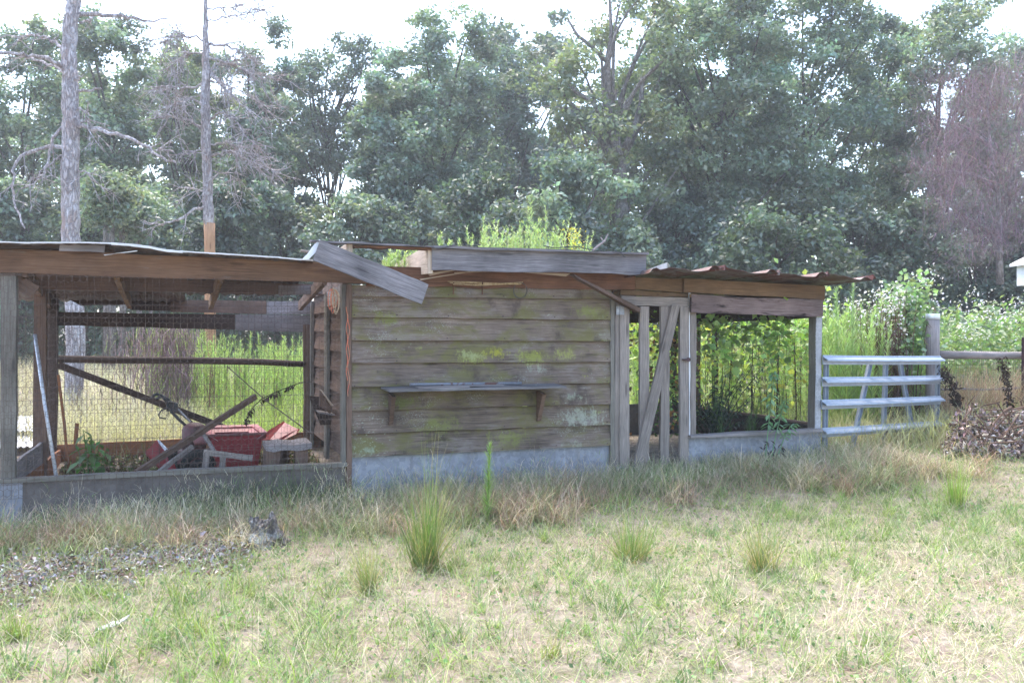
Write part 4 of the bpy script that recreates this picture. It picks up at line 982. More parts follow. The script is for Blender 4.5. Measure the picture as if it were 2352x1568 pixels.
# ------------------------------------------------------------------ weeds on the coop roof
roof_weeds = [((1120, 576), 1.1, 500, 13, "pale green weeds on the coop roof, the left clump behind the fascia"), ((1190, 578), 1.0, 515, 14, "dense pale weeds in the middle of the coop roof"),
              ((1258, 578), .8, 470, 7, "tallest green weed spike standing up from the coop roof"), ((1292, 580), .9, 505, 13, "weed clump with yellow flowers on the coop roof"),
              ((905, 612), .5, 572, 9, "weeds sprouting through the roof gap beside the loose board"), ((950, 612), .6, 568, 9, "weeds sprouting in the roof gap beside the broken rafter"),
              ((1015, 578), 1.0, 535, 4, "lone thin weed above the left end of the fascia"),
              ((1155, 578), 1.4, 508, 9, "pale weeds filling the gap between the left and middle roof clumps"), ((1085, 577), .8, 522, 8, "short pale weeds at the left edge of the roof weed strip"), ((1228, 579), 1.2, 500, 9, "pale feathery weeds just left of the tallest roof spike"), ((1325, 581), 1.1, 528, 7, "short weeds at the right end of the roof weed strip")]
for i, (p, t, vt, ns, lab) in enumerate(roof_weeds):
    sp = Soup(); base = at(p, t); base[2] = (hD - .03 if i not in (4, 5) else hG) + .0
    Hm = h_of((p[0], vt), t) - base[2]
    for k in range(ns):
        b = base + np.array([rng.normal(0, .11 if ns > 5 else .025), rng.normal(0, .08), 0]); hh = Hm * rng.uniform(.6, 1.0) if k else Hm
        nb_ = 60; q = rng.uniform(.1, 1, nb_); bx = rng.normal(0, .16)
        pp = b + np.column_stack([bx * q ** 2 * hh, rng.normal(0, .05) * q * hh, q * hh])
        sp.blades(pp, (.07 * rng.uniform(.6, 1.2, nb_) * (1.1 - .6 * q)), .009, rng.uniform(0, 6.283, nb_), rng.uniform(.4, .9, nb_), .2, vary((.36, .46, .20), nb_, .2), 1, .3)
        sp.blades(b[None], hh, .007, [0 if bx > 0 else math.pi], [0], [abs(bx) * 2], (.22, .28, .10), 4, .4)
    if i == 3:
        m_ = 160; sp.leaves(base + np.column_stack([rng.normal(.10, .06, m_), rng.normal(0, .05, m_), Hm * rng.uniform(.25, .85, m_)]), .016, vary((.70, .62, .04), m_, .15), None, .8)
    if i == 1:
        m_ = 40; sp.blades(np.tile(base, (m_, 1)) + rng.normal(0, .05, (m_, 3)) * [1, 1, 0], Hm * rng.uniform(.7, 1.05, m_), .003, rng.uniform(0, 6.28, m_), rng.uniform(0, .3, m_), .2, vary((.36, .30, .25), m_), 3)
    tag(sp.build("roof_weed", M['leaf']), lab, "weed", "weeds growing on the coop roof")
mb = MB(); mb.tube([aty(FU(*p), 8.9) for p in ((1605, 1550), (1640, 1520), (1680, 1490), (1700, 1448))], [.014, .013, .011, .007], 6); mb.tube([aty(FU(*p), 8.9) for p in ((1672, 1495), (1655, 1468))], .007, 5)
tag(mb.build("curved_stick", M['grey']), "curved bare grey stick sticking up behind the coop roof", "stick")

# ------------------------------------------------------------------ trees
def clump_crown(sp, cx, cy, zb, zt, Rr, ncl, nleaf, size, col, prof=None, rc=(.16, .28), keep=None, droop=.0):
    """leaf sprays scattered over clumps in the crown volume; returns clump centres"""
    cen = []; H2 = (zt - zb) / 2; zc = (zt + zb) / 2
    while len(cen) < ncl:
        v = rng.normal(0, 1, 3); v /= np.linalg.norm(v); r = rng.uniform(.25, 1) ** .55
        p = np.array([v[0] * Rr * r, v[1] * Rr * r * .8, v[2] * H2 * r])
        qz = p[2] / H2
        if prof and np.hypot(p[0], p[1]) > Rr * np.interp(qz, *prof): continue
        p = p * (1 - .0) + np.array([cx, cy, zc])
        if keep and not keep(p): continue
        cen.append(p)
    cen = np.array(cen)
    for _ in range(3):                           # stray sprays join the rest of the crown
        dd = np.linalg.norm(cen[:, None] - cen[None], axis=2); dd.sort(axis=1); far = dd[:, min(3, len(cen) - 1)] > .42 * Rr
        cen[far] = cen[far] * .72 + cen.mean(0) * .28
    for p in cen:
        r = Rr * rng.uniform(*rc); n = int(nleaf * rng.uniform(.6, 1.3))
        bright = math.exp(rng.normal(-.02, .25)); hue = rng.normal(0, .06)
        v = rng.normal(0, 1, (n, 3)); v /= np.linalg.norm(v, axis=1)[:, None]; rad = rng.uniform(0, 1, n) ** .4
        v[:, 2] = np.where(v[:, 2] < 0, v[:, 2] * .7, v[:, 2])
        pos = p + v * rad[:, None] * np.array([r, r, r * .72])
        if droop: pos[:, 2] -= droop * r * (np.hypot(v[:, 0], v[:, 1]) * rad) ** 2
        # twig-level bunching
        nb_ = max(3, n // 9); cb_ = pos[rng.integers(0, n, nb_)]; own = rng.integers(0, nb_, n)
        pos = cb_[own] + (pos - cb_[own]) * .22 + rng.normal(0, .13, (n, 3)) * np.array([1, 1, .8])
        c = vary(np.array(col) * bright * np.array([1 + hue, 1, 1 - hue]), n, .18, .05)
        nr = (pos - p) / r * .6 + rng.normal(0, .6, (n, 3)); nr[:, 2] += .6
        sp.leaves(pos, size * rng.uniform(.65, 1.25, n), c, nr, .6, None, .12)
    return cen
def limb(mb, a, b, r0, r1, sag=.12, k=6, n=5):
    a = np.asarray(a, float); b = np.asarray(b, float); L = np.linalg.norm(b - a); pts = []
    off = rng.normal(0, .07 * L, 3)
    for i in range(n + 1):
        q = i / n; p = a + (b - a) * q + UP * sag * L * math.sin(math.pi * q) * .6 + off * math.sin(math.pi * q); pts.append(p)
    mb.tube(pts, np.linspace(r0, r1, n + 1), k, True)
def forest_tree(name, u, z, top_v, hw, label, col=(.065, .10, .055), ncl=56, nleaf=430, size=.17, base_frac=.25, trunk_r=.17, sparse=False, prof=None, group=None, pale=False, keep=None, limbs=None, rc=(.16, .28), droop=.2, lean=0.0):
    x = (u - CU) / FPX * z; g0 = float(ground_h(x, z)); H = EYE + (HV - top_v) * z / FPX - g0; Rr = hw / FPX * z
    base = np.array([x, z, g0]); root = empty(name, base, label, "tree", group)
    sp = Soup(); zb = g0 + H * base_frac
    rc = (rc[0] * 1.05, rc[1] * 1.15)
    cen = clump_crown(sp, x, z, zb, g0 + H * 1.09, Rr * 1.16, int(ncl * (2.0 if not sparse else 1.25)), int(nleaf * .53), size * 1.2, col, prof, rc, keep, droop)
    sp.build("crown", M['leaf'], root)
    mb = MB(); n = 9; tp = []
    dx, dy = rng.normal(0, .25, 2)
    for i in range(n + 1):
        q = i / n; tp.append(base + np.array([dx * math.sin(q * 3) + lean * q * H, dy * math.sin(q * 2.2), q * H * .74 - .15]))
    mb.tube(tp, trunk_r * np.linspace(1.12, .16, n + 1) ** .9, 10, jit=.04)
    order = rng.permutation(len(cen))[: (16 if not sparse else 28)]
    for k in order:
        c = cen[k]; qh = np.clip((c[2] - g0) / H - .16 - rng.uniform(0, .1), .12, .72); a = np.array(tp[int(qh / .74 * n)])
        limb(mb, a, c, trunk_r * .32, .025)
    for (pts, r0, r1) in (limbs or []):
        P = [aty(p, z - .4) for p in pts]; mb.tube(P, np.linspace(r0, r1, len(P)), 8, jit=.05)
    mb.build("trunk", M['bark_pale' if pale else 'bark'], root, True)
    return root
Gm = (.165, .215, .150); Gb = (.145, .200, .148); Gy = (.185, .222, .130); Gd = (.105, .145, .105)
T = forest_tree
T("broadleaf_tree", 55, 38, 55, 165, "hazy broadleaf tree at the far left behind the big dead pine", Gm, 58)
T("broadleaf_tree", 245, 36, 40, 130, "tall round crowned tree between the two dead pines", Gm, 52)
T("broadleaf_tree", 425, 41, 88, 118, "yellowish green tree directly behind the slim dead pine", Gy, 44)
T("broadleaf_tree", 585, 39, 92, 100, "narrow tree right of the slim dead pine", Gm, 40, base_frac=.12)
T("broadleaf_tree", 745, 43, 72, 118, "thin dark crowned tree with much sky showing through", Gd, 44, 300, rc=(.16, .30), sparse=True, base_frac=.45)
T("broadleaf_tree", 905, 36, 105, 125, "dense blue green tree left of the central tall tree", Gb, 56, base_frac=.15)
T("broadleaf_tree", 1030, 39, 48, 150, "tall central tree with rounded top behind the loose board", Gb, 66, base_frac=.2)
T("broadleaf_tree", 660, 45, 95, 95, "hazy tree filling the gap beside the thin dark crowned tree", Gb, 44)
T("broadleaf_tree", 1165, 45, 100, 110, "dark tree half hidden right of the central tall tree", Gd, 36, base_frac=.3)
T("limbed_tree", 1420, 33, -25, 215, "big open tree with bare forking limbs above the fascia", Gy, 50, 330, .18, .22, .27, True,
  limbs=[([FU(1790, 1560), FU(1785, 1300), FU(1780, 1100), FU(1765, 950), FU(1735, 820)], .27, .17), ([FU(1780, 960), FU(1820, 880), FU(1860, 800), FU(1905, 640), FU(1915, 480)], .15, .08),
         ([FU(1915, 490), FU(2000, 420), FU(2070, 340)], .07, .03), ([FU(1740, 830), FU(1700, 640), FU(1690, 420), FU(1720, 200), FU(1710, 0)], .16, .05), ([FU(1690, 380), FU(1600, 290), FU(1510, 220), FU(1450, 120)], .09, .04),
         ([FU(1650, 690), FU(1600, 630), FU(1500, 570), FU(1420, 470), FU(1370, 400)], .10, .04), ([FU(1650, 820), FU(1580, 825), FU(1550, 740), FU(1450, 670), FU(1300, 660)], .08, .03)], pale=True)
T("broadleaf_tree", 1650, 35, -70, 205, "largest dense tree hanging over the right-hand run", Gm, 84, 480, base_frac=.2, trunk_r=.26)
T("broadleaf_tree", 1850, 37, -45, 175, "tall drooping tree right of the largest dense tree", Gb, 66, 450)
T("broadleaf_tree", 2010, 41, 8, 130, "upright tree behind the drooping one with sky gaps", Gm, 46, 400, base_frac=.3)
T("broadleaf_tree", 2165, 38, 15, 160, "broad tree left of the bare purple tree", Gm, 60, 430)
T("broadleaf_tree", 2335, 42, 70, 140, "tree at the far right edge behind the purple twigs", Gb, 46, 400)
under = [(30, 32, 420, 120, "low bushy tree at the far left below the bent branch"), (200, 33, 395, 130, "low bushy tree between the trunks of the dead pines"), (360, 34, 380, 100, "low bushy tree just left of the slim dead pine"), (500, 31, 400, 105, "low bushy tree around the foot of the slim dead pine"),
         (640, 33, 420, 110, "dark low tree left of the bright sky gap"), (820, 32, 430, 110, "low bushy tree above the loose hanging board"), (960, 33, 400, 130, "low spreading tree below the central tall tree"), (1120, 32, 440, 120, "low tree behind the left end of the roof weeds"),
         (1300, 30, 395, 150, "pale low tree with spreading sprays behind the roof weeds"), (1445, 29, 475, 70, "small leafy tree at the trunk of the limbed tree"), (1560, 33, 430, 110, "dark low tree behind the end of the fascia"), (1770, 29, 478, 185, "broad pale bush rising behind the rusty tin roof"),
         (1960, 33, 455, 120, "dark low bush behind the right end of the tin roof"), (2100, 33, 440, 110, "low bushy tree above the round fence post"), (2240, 35, 470, 100, "dim low bush below the bare purple tree"), (2370, 34, 480, 90, "low yellowish bush at the far right edge")]
for i, (u, z, tv, hw, lab) in enumerate(under):
    T("bushy_tree", u, z, tv, hw, lab, [Gb, Gm, Gm, (.08, .12, .075)][i % 4] if i not in (4, 10, 12) else Gd, 34, 380, .17, .06, .12, group="low trees along the wood edge", droop=.35, rc=(.2, .34))
# deep wood: three crowns, copied
protos = []
for k in range(3):
    protos.append(T("wood_tree", (250, 1080, 1500)[k], 52, 120 + 20 * k, 190, "dim green tree standing deep in the wood behind the front row", Gd, 46, 330, .24, .05, .2, group="trees deep in the wood"))
for i in range(25):
    src = protos[i % 3]; o = src.copy(); COL.objects.link(o)
    u = -820 + i * 165 + rng.normal(0, 25); u = u - 150 if 590 < u < 740 else (u + 170 if 740 <= u < 900 else u); z = rng.uniform(50, 62); x = (u - CU) / FPX * z
    o.location = (x, z, float(ground_h(x, z))); o.rotation_euler = (0, 0, rng.uniform(0, 6.28)); sc_ = rng.uniform(.85, 1.2); o.scale = (sc_, sc_, sc_)
    for ch in list(src.children):
        c_ = ch.copy(); COL.objects.link(c_); c_.parent = o
# pale stems seen through the pen
for i, (u, v0, lab) in enumerate(((243, 690, "pale trunk seen through the pen right of the dead pine"), (257, 690, "second pale trunk close beside the first seen through the pen"), (280, 690, "slim pale trunk in the middle of the pen's view"), (318, 690, "slim pale trunk left of the vine mass seen through the pen"), (345, 690, "thinnest pale trunk at the vine mass seen through the pen"))):
    z = 25 + i * .8; x = (u - CU) / FPX * z; g0 = float(ground_h(x, z)); root = empty("slim_tree", (x, z, g0), lab, "tree", "slim pale trunks behind the pen")
    r_ = [.10, .10, .11, .09, .06][i]; MB().tube([(x, z, g0 - .1), (x + .03, z, g0 + 2.5), (x - .02, z, g0 + 5.2)], [r_, r_ * .9, r_ * .7], 8, jit=.03).build("trunk", M['bark_pale'], root, True)
    sp = Soup(); clump_crown(sp, x, z, g0 + 3.3, g0 + 6.5, 1.5, 12, 260, .15, Gm, None, (.3, .5)); sp.build("crown", M['leaf'], root)

# two dead pines
def dead_pine(name, label, z, trunk_pts, trunk_r, branches, stop=False, tw=.8, twn=10):
    base = aty(trunk_pts[-1], z); base[2] = float(ground_h(base[0], base[1])); root = empty(name, base, label, "tree")
    P = [aty(p, z) for p in trunk_pts]; rr = list(trunk_r)
    if not stop: P.append(np.array([base[0], base[1], base[2] - .1])); rr.append(trunk_r[-1] * 1.1)
    # densify
    PP, RR = [], []
    for i in range(len(P) - 1):
        for q in np.linspace(0, 1, 6)[:-1]: PP.append(P[i] * (1 - q) + P[i + 1] * q + rng.normal(0, .008, 3)); RR.append(rr[i] * (1 - q) + rr[i + 1] * q)
    PP.append(P[-1]); RR.append(rr[-1])
    MB().tube(PP, RR, 16, jit=.035).build("trunk", M['pine_bark'], root, True)
    for (pts, r0, r1, dz, ntw) in branches:
        n = len(pts); B_ = [aty(p, z + dz * i / (n - 1)) for i, p in enumerate(pts)]
        D_, q_ = [], []
        for i in range(n - 1):
            for q in np.linspace(0, 1, 5)[:-1]: D_.append(B_[i] * (1 - q) + B_[i + 1] * q + rng.normal(0, .015, 3))
        D_.append(B_[-1]); mb = MB(); mb.tube(D_, np.linspace(r0, r1, len(D_)) * .78, 7, jit=.08)
        for k in range(ntw):
            i = int(rng.uniform(.3, 1) * (len(D_) - 1)); p = D_[i]; ax = D_[min(i + 1, len(D_) - 1)] - D_[i - 1]; ax /= np.linalg.norm(ax)
            d = ax * rng.uniform(.2, 1) + rng.normal(0, .55, 3) - UP * .15; d /= np.linalg.norm(d); L = tw * rng.uniform(.3, 1)
            m = p + d * L * .5 + rng.normal(0, .05, 3); e = p + d * L - UP * .12 * L
            mb.tube([p, m, e], [.011, .007, .003], 4, False)
            for s_ in range(4):
                q = m if s_ % 2 else m * .5 + e * .5; d2 = d * .7 + rng.normal(0, .6, 3); d2 /= np.linalg.norm(d2); mb.tube([q, q + d2 * L * .25, q + d2 * L * .45 - UP * .04], [.006, .004, .002], 3, False)
        mb.build("branch", M['pine_bark'], root)
    return root
px1 = [FT(470, -160), FT(455, 0), FT(440, 150), FT(424, 350), FT(432, 480), FT(436, 600), FT(440, 900), FT(434, 1200), FT(438, 1490), (174, 760), (167, 962)]
rpx = lambda w, z: w / 2.0627 / 1.30612 / FPX * z
z1 = 15.5; r1 = [rpx(w, z1) for w in (34, 38, 42, 44, 46, 49, 50, 52, 54, 55, 56)]
dead_pine("dead_pine", "thick dead pine trunk with broken limbs behind the pen roof", z1, px1, r1, [
    ([FT(470, 80), FT(640, 95), FT(800, 105), FT(920, 128), FT(1052, 112)], .06, .012, .6, 3), ([FT(400, 420), FT(340, 380), FT(200, 342), FT(80, 335), FT(-120, 318)], .055, .028, -1, 3),
    ([FT(400, 440), FT(330, 410), FT(240, 370), FT(160, 345), FT(60, 328)], .035, .018, .8, 2),
    ([FT(410, 340), FT(345, 262), FT(260, 225), FT(180, 210), FT(110, 260)], .04, .012, .5, 8), ([FT(480, 775), FT(600, 805), FT(760, 840), FT(900, 900), FT(985, 962), FT(1088, 1006)], .05, .022, -.6, 3),
    ([FT(960, 930), FT(1020, 920), FT(1075, 940)], .03, .02, 0, 4),
    ([FT(400, 912), FT(300, 905), FT(180, 935), FT(105, 985), FT(80, 1080), FT(90, 1240), FT(155, 1415)], .048, .018, -.6, 4), ([FT(400, 760), FT(335, 850), FT(305, 960), FT(265, 1070), FT(230, 1120), FT(140, 1165)], .035, .012, -.4, 12),
    ([FT(480, 560), FT(550, 560), FT(625, 547)], .04, .02, .2, 0), ([FT(470, 660), FT(520, 690), FT(560, 720)], .03, .01, -.3, 5), ([FT(480, 770), FT(540, 740), FT(550, 830), FT(560, 930)], .02, .008, -.3, 10),
    ([FT(470, 1045), FT(530, 1070), FT(590, 1120)], .02, .007, -.3, 6), ([FT(390, 970), FT(340, 985), FT(300, 1030)], .03, .01, -.2, 3), ([FT(450, 505), FT(480, 490), FT(515, 462)], .03, .01, -.3, 0), ([FT(490, 150), FT(560, 105), FT(650, 80)], .03, .01, .5, 5),
    ([FT(420, 0), FT(400, -10), FT(380, -30)], .04, .02, .2, 0)], tw=.55)
z2 = 17.0
px2 = [FT(1276, -150), FT(1276, 0), FT(1272, 200), FT(1276, 420), FT(1268, 600), FT(1272, 750), FT(1278, 950), FT(1285, 1150), FT(1295, 1392)]
r2 = [rpx(w, z2) for w in (9, 11, 17, 25, 27, 28, 29, 31, 33)]
br2 = [([FT(1285, 270), FT(1380, 275), FT(1480, 320), FT(1590, 382)], .04, .012, -.4, 18), ([FT(1285, 440), FT(1340, 400), FT(1400, 385), FT(1500, 370)], .035, .012, .3, 14), ([FT(1300, 460), FT(1370, 520), FT(1440, 590), FT(1540, 690)], .045, .012, -.5, 20),
       ([FT(1290, 350), FT(1400, 390), FT(1500, 420), FT(1640, 480), FT(1740, 500)], .035, .008, .5, 26), ([FT(1300, 740), FT(1360, 695), FT(1440, 730), FT(1540, 860), FT(1610, 930)], .035, .009, -.6, 24),
       ([FT(1300, 960), FT(1370, 945), FT(1420, 930), FT(1530, 990), FT(1650, 1040), FT(1740, 1070)], .04, .008, -.3, 34), ([FT(1260, 800), FT(1170, 750), FT(1060, 720), FT(960, 735), (440, 240)], .035, .009, -.4, 18),
       ([FT(1260, 520), FT(1150, 545), FT(1060, 530), FT(930, 560)], .03, .008, .5, 26), ([FT(1265, 250), FT(1180, 230), FT(1080, 205), FT(1010, 260)], .025, .007, -.4, 26), ([FT(1265, 330), FT(1150, 330), FT(1050, 420)], .025, .007, .4, 26),
       ([FT(1265, 920), FT(1200, 940), FT(1120, 965)], .025, .008, -.3, 10), ([FT(1290, 1275), FT(1200, 1295), FT(1100, 1360), FT(1000, 1390), FT(890, 1365)], .04, .014, -.5, 5), ([FT(1260, 1180), FT(1210, 1165), FT(1160, 1160)], .02, .007, .3, 8),
       ([FT(1285, 55), FT(1360, 52), FT(1450, 40), FT(1520, 15)], .018, .006, .4, 14), ([FT(1285, 130), FT(1380, 115), FT(1480, 85), FT(1570, 60), FT(1640, 70)], .018, .005, -.4, 18), ([FT(1250, 640), FT(1150, 600), FT(1080, 640)], .022, .007, -.5, 18),
       ([FT(1300, 900), FT(1400, 880), FT(1500, 940), FT(1640, 980)], .025, .006, .5, 26), ([FT(1300, 1050), FT(1400, 1080), FT(1500, 1120)], .02, .006, .5, 14), ([FT(1285, 500), FT(1400, 520), FT(1560, 600), FT(1650, 700)], .02, .006, .8, 24)]
p2 = dead_pine("dead_pine", "slim dead pine with grey twigs and a peeled orange foot", z2, px2, r2, br2, True, tw=.75)
a, b = aty(FT(1296, 1388), z2), aty(FT(1300, 1640), z2); g0 = float(ground_h(b[0], z2))
MB().tube([a + UP * .02, a * .7 + b * .3, b, np.array([b[0], b[1], g0 - .1])], [r2[-1] * 1.03, r2[-1] * 1.0, r2[-1] * 1.0, r2[-1] * 1.15], 12, jit=.015).build("peeled_trunk", M['peeled'], p2, True, label="peeled orange foot of the trunk")

# bare purple tree at the right
zp = 30.0; xb = (2300 - CU) / FPX * zp; g0 = float(ground_h(xb, zp)); pr = empty("bare_tree", (xb, zp, g0), "bare purplish tree with a haze of fine twigs at the right", "tree")
mb = MB()
st_pts = [[FV(2120, 1760), FV(2115, 1500), FV(2112, 1350), FV(2112, 1180), FV(2060, 900), FV(2040, 650), FV(2100, 420)], [FV(2115, 1480), FV(2130, 1320), FV(2165, 1220), FV(2200, 1000), FV(2260, 700), FV(2300, 400)],
          [FV(2130, 1440), FV(2180, 1290), FV(2260, 1150), FV(2380, 900)], [FV(2100, 1440), FV(2000, 1400), FV(1930, 1340)], [FV(2112, 1180), FV(1960, 1080), FV(1800, 1060), FV(1700, 1110)], [FV(2050, 900), FV(1930, 800), FV(1850, 760)], [FV(2160, 1230), FV(2240, 1000), FV(2350, 930)]]
for i, pl in enumerate(st_pts): mb.tube([aty(p, zp - .3 + .3 * (i % 3)) for p in pl], np.linspace(.12 if i == 0 else .08, .018, len(pl)), 7, jit=.05)
mb.build("trunk", M['bark_pale'], pr, True)
sp = Soup()
for k in range(135):
    while True:
        u, v = rng.uniform(2090, 2500), rng.uniform(130, 610)
        if ((u - 2300) / 190) ** 2 + ((v - 370) / 235) ** 2 < 1 + .35 * math.sin(u * .05) * math.sin(v * .04): break
    c = aty((u, v), zp + rng.normal(0, 1.6)); n = 120
    p = c + rng.normal(0, .42, (n, 3)) * [1, 1, .8]
    sp.blades(p, rng.uniform(.25, .9, n), .010, rng.uniform(0, 6.283, n), rng.uniform(.2, 2.2, n), rng.normal(0, .6, n), vary((.22, .15, .19), n, .3), 2, .3)
sp.build("twigs", M['dry'], pr, kind="stuff")
# ------------------------------------------------------------------ field behind the coop
def scatter(n, x0, x1, y0, y1):
    return rng.uniform(x0, x1, n), rng.uniform(y0, y1, n)
def coop_t(x, y): return (np.column_stack([x, y]) - P0[:2]) @ NB[:2]
def coop_s(x, y): return (np.column_stack([x, y]) - P0[:2]) @ D[:2]
STRAW = np.array((.50, .435, .335)); TAN = np.array((.37, .30, .235)); RUSSET = np.array((.31, .205, .16)); GREEN = np.array((.16, .25, .06)); LIME = np.array((.27, .36, .09)); DEEP = np.array((.075, .15, .045))
sE_all = s_of((1890, 900), 0)
sp = Soup()
n = 46000; y = 9.6 + 26 * rng.uniform(0, 1, n) ** 1.7; x = (rng.uniform(-250, 2600, n) - CU) / FPX * y
ok = ~((coop_t(x, y) < 2.7) & (coop_s(x, y) < sE_all + .15)); ok &= y > 9.0
x, y = x[ok], y[ok]; n = len(x); gz = ground_h(x, y)
u = x / y * FPX + CU
gf = sm(430, 560, u + 40 * wob(x, y, .6)) * .85 + .1; gf = np.where(u > 1900, .45 + .3 * wob(x, y, .5), gf); gf = np.clip(gf + .22 * wob(x, y, .9), 0, 1)
col = STRAW * (1 - gf)[:, None] + LIME * gf[:, None]; col = col * np.exp(rng.normal(0, .22, (n, 1)))
sp.blades(np.column_stack([x, y, gz - .02]), rng.uniform(.25, .6, n), rng.uniform(.006, .013, n) * (.6 + y / 22), rng.uniform(0, 6.28, n), rng.uniform(.05, .5, n), rng.uniform(.2, 1.1, n), col, 3, .2)
sp.build("field_grass", M['grass'], None, kind="stuff")

# green weed bank behind the pen, dark vine curtain, straw stalks
sp = Soup()
for k in range(150):
    yy = rng.uniform(12.0, 15.5); uu = rng.uniform(455, 760) if k < 120 else rng.uniform(360, 470); xx = (uu - CU) / FPX * yy; g = float(ground_h(xx, yy))
    dogfennel(sp, (xx, yy, g), (EYE + (HV - rng.uniform(762, 830)) * yy / FPX) - g if k % 3 else rng.uniform(.6, 1.1), 190, np.array((.36, .46, .15)), .22, w=.010)
sp.build("weed_bank", M['leaf'], None, kind="stuff")
sp = Soup()
n = 3400; uu = np.where(rng.random(n) < .8, rng.normal(396, 30, n), rng.normal(340, 40, n)); yy = rng.uniform(12.0, 13.2, n); vv = rng.uniform(742, 905, n); xx = (uu - CU) / FPX * yy
zz = EYE + (HV - vv) * yy / FPX
ctc = np.where((rng.random(n) < .25)[:, None], np.array((.26, .30, .11)), np.array((.23, .155, .165))) * np.exp(rng.normal(0, .3, (n, 1)))
sp.blades(np.column_stack([xx, yy, zz]), rng.uniform(.08, .3, n), .012, rng.uniform(0, 6.28, n), rng.uniform(2.2, 3.3, n), rng.normal(0, .5, n), ctc, 2, .4)
vb = Soup()
mbv = MB()
for k in range(9):
    a = aty((rng.normal(395, 26), 905), 12.6); a[2] = float(ground_h(a[0], a[1])); e = aty((rng.normal(395, 30), rng.uniform(742, 790)), 12.6); mbv.tube([a, a * .5 + e * .5 + rng.normal(0, .05, 3), e], [.02, .015, .008], 5)
vr = empty("vine_mass", aty((396, 900), 12.6), "dark purple brown mass of dead vines seen through the pen", "vines")
mbv.build("stem", M['bark'], vr); sp.build("withered_leaves", M['dry'], vr, kind="stuff")

# dogfennel, vines and dead stalks beyond the run and the gate
sp = Soup()
for k in range(265):
    if k < 95: uu, yy, tv = rng.uniform(1890, 2030), rng.uniform(10.4, 12.5), rng.uniform(690, 800)
    elif k < 165: uu, yy, tv = rng.uniform(1430, 1890), rng.uniform(11.9, 13.8), rng.uniform(700, 800)
    else: uu, yy, tv = rng.uniform(2030, 2150), rng.uniform(11.6, 13), rng.uniform(720, 860)
    xx = (uu - CU) / FPX * yy; g = float(ground_h(xx, yy)); H = EYE + (HV - tv) * yy / FPX - g
    dogfennel(sp, (xx, yy, g), H, 210, np.array((.34, .46, .17)) * rng.uniform(.8, 1.15), .26, w=.008)
sp.build("dogfennel_thicket", M['leaf'], None, kind="stuff")
for k, (uu, tv, lab) in enumerate(((1957, 652, "tallest feathery green plume right of the rusty tin roof"), (1921, 664, "shorter feathery plume beside the corner of the leafy run"))):
    sp = Soup(); yy = 10.5 + .2 * k; xx = (uu - CU) / FPX * yy; g = float(ground_h(xx, yy)); H = EYE + (HV - tv) * yy / FPX - g
    dogfennel(sp, (xx, yy, g), H, 500, (.26, .38, .16), .22, bend=.01, w=.006); tag(sp.build("dogfennel", M['leaf']), lab, "weed", "feathery plumes beside the gate")
# climbing vines with broad leaves on stalks (behind the run: yellow green, backlight put into the colour)
sp = Soup()
for k in range(32):
    uu, yy = rng.uniform(1440, 1885), rng.uniform(11.2, 12.2); c = aty((uu, rng.uniform(715, 860) if k % 4 else rng.uniform(860, 930)), yy); n = 80
    p = c + rng.normal(0, 1, (n, 3)) * [.22, .22, .20]; sp.leaves(p, rng.uniform(.05, .11, n), vary((.34, .46, .13) if k % 5 else (.44, .46, .11), n, .25), None, .85)
for k in range(15):
    uu, yy = rng.normal(2080, 24), rng.uniform(11.0, 11.9); c = aty((uu, np.clip(rng.normal(735, 52), 668, 850)), yy); n = 120
    p = c + rng.normal(0, 1, (n, 3)) * [.13, .15, .13]; sp.leaves(p, rng.uniform(.05, .10, n), vary((.22, .32, .16), n, .25), None, .85)
sp.build("vine_thicket", M['leaf'], None, kind="stuff")
# inside the run: vines up the wire and small ferns over the side board
sp = Soup()
for k in range(24):
    c = at((rng.uniform(1600, 1868), rng.uniform(735, 785 if k % 3 else 860)), rng.uniform(.1, 2.3) if k % 3 else .12); n = 24
    sp.leaves(c + rng.normal(0, .10, (n, 3)), rng.uniform(.05, .11, n), vary((.24, .38, .09), n, .25), None, .85)
for k in range(8):
    b = at((rng.uniform(1610, 1830), 975), rng.uniform(.6, 1.6)); b[2] = float(ground_h(b[0], b[1])); dogfennel(sp, b, rng.uniform(.35, .75), 150, (.10, .20, .05), .15, w=.005)
for k in range(10):
    b = at((rng.uniform(1450, 1600), 1000), rng.uniform(1.0, 2.2)); b[2] = float(ground_h(b[0], b[1])); n = 40
    sp.leaves(b + np.column_stack([rng.normal(0, .10, n), rng.normal(0, .1, n), rng.uniform(.1, 1.3, n)]), rng.uniform(.05, .09, n), vary((.10, .19, .05) if k % 3 else (.24, .12, .05), n), None, .7)
sp.build("run_undergrowth", M['leaf'], None, kind="stuff")
# dead stalks
sp = Soup(); fl = []
def stalk(uu, yy, tv, nleaf, col=(.10, .065, .05), fluff=0, wid=.012):
    xx = (uu - CU) / FPX * yy; g = float(ground_h(xx, yy)); H = EYE + (HV - tv) * yy / FPX - g; az = rng.uniform(0, 6.28); cv = rng.uniform(.02, .22)
    sp.blades(np.array([[xx, yy, g]]), H * 1.01, wid, [az], [0], [cv], vary(col, 1), 5, .35)
    q = rng.uniform(.15, .95, nleaf); p = np.column_stack([xx + np.cos(az) * cv * .5 * H * q ** 2, yy + np.sin(az) * cv * .5 * H * q ** 2, g + H * q])
    sp.blades(p, rng.uniform(.05, .14, nleaf), .010, rng.uniform(0, 6.28, nleaf), rng.uniform(1.5, 2.8, nleaf), rng.normal(.3, .5, nleaf), vary(col, nleaf, .3), 2, .3)
    if fluff:
        tip = np.array([xx + np.cos(az) * cv * .5 * H, yy + np.sin(az) * cv * .5 * H, g + H])
        fl.append(tip + rng.normal(0, 1, (fluff, 3)) * [.06, .06, .07])
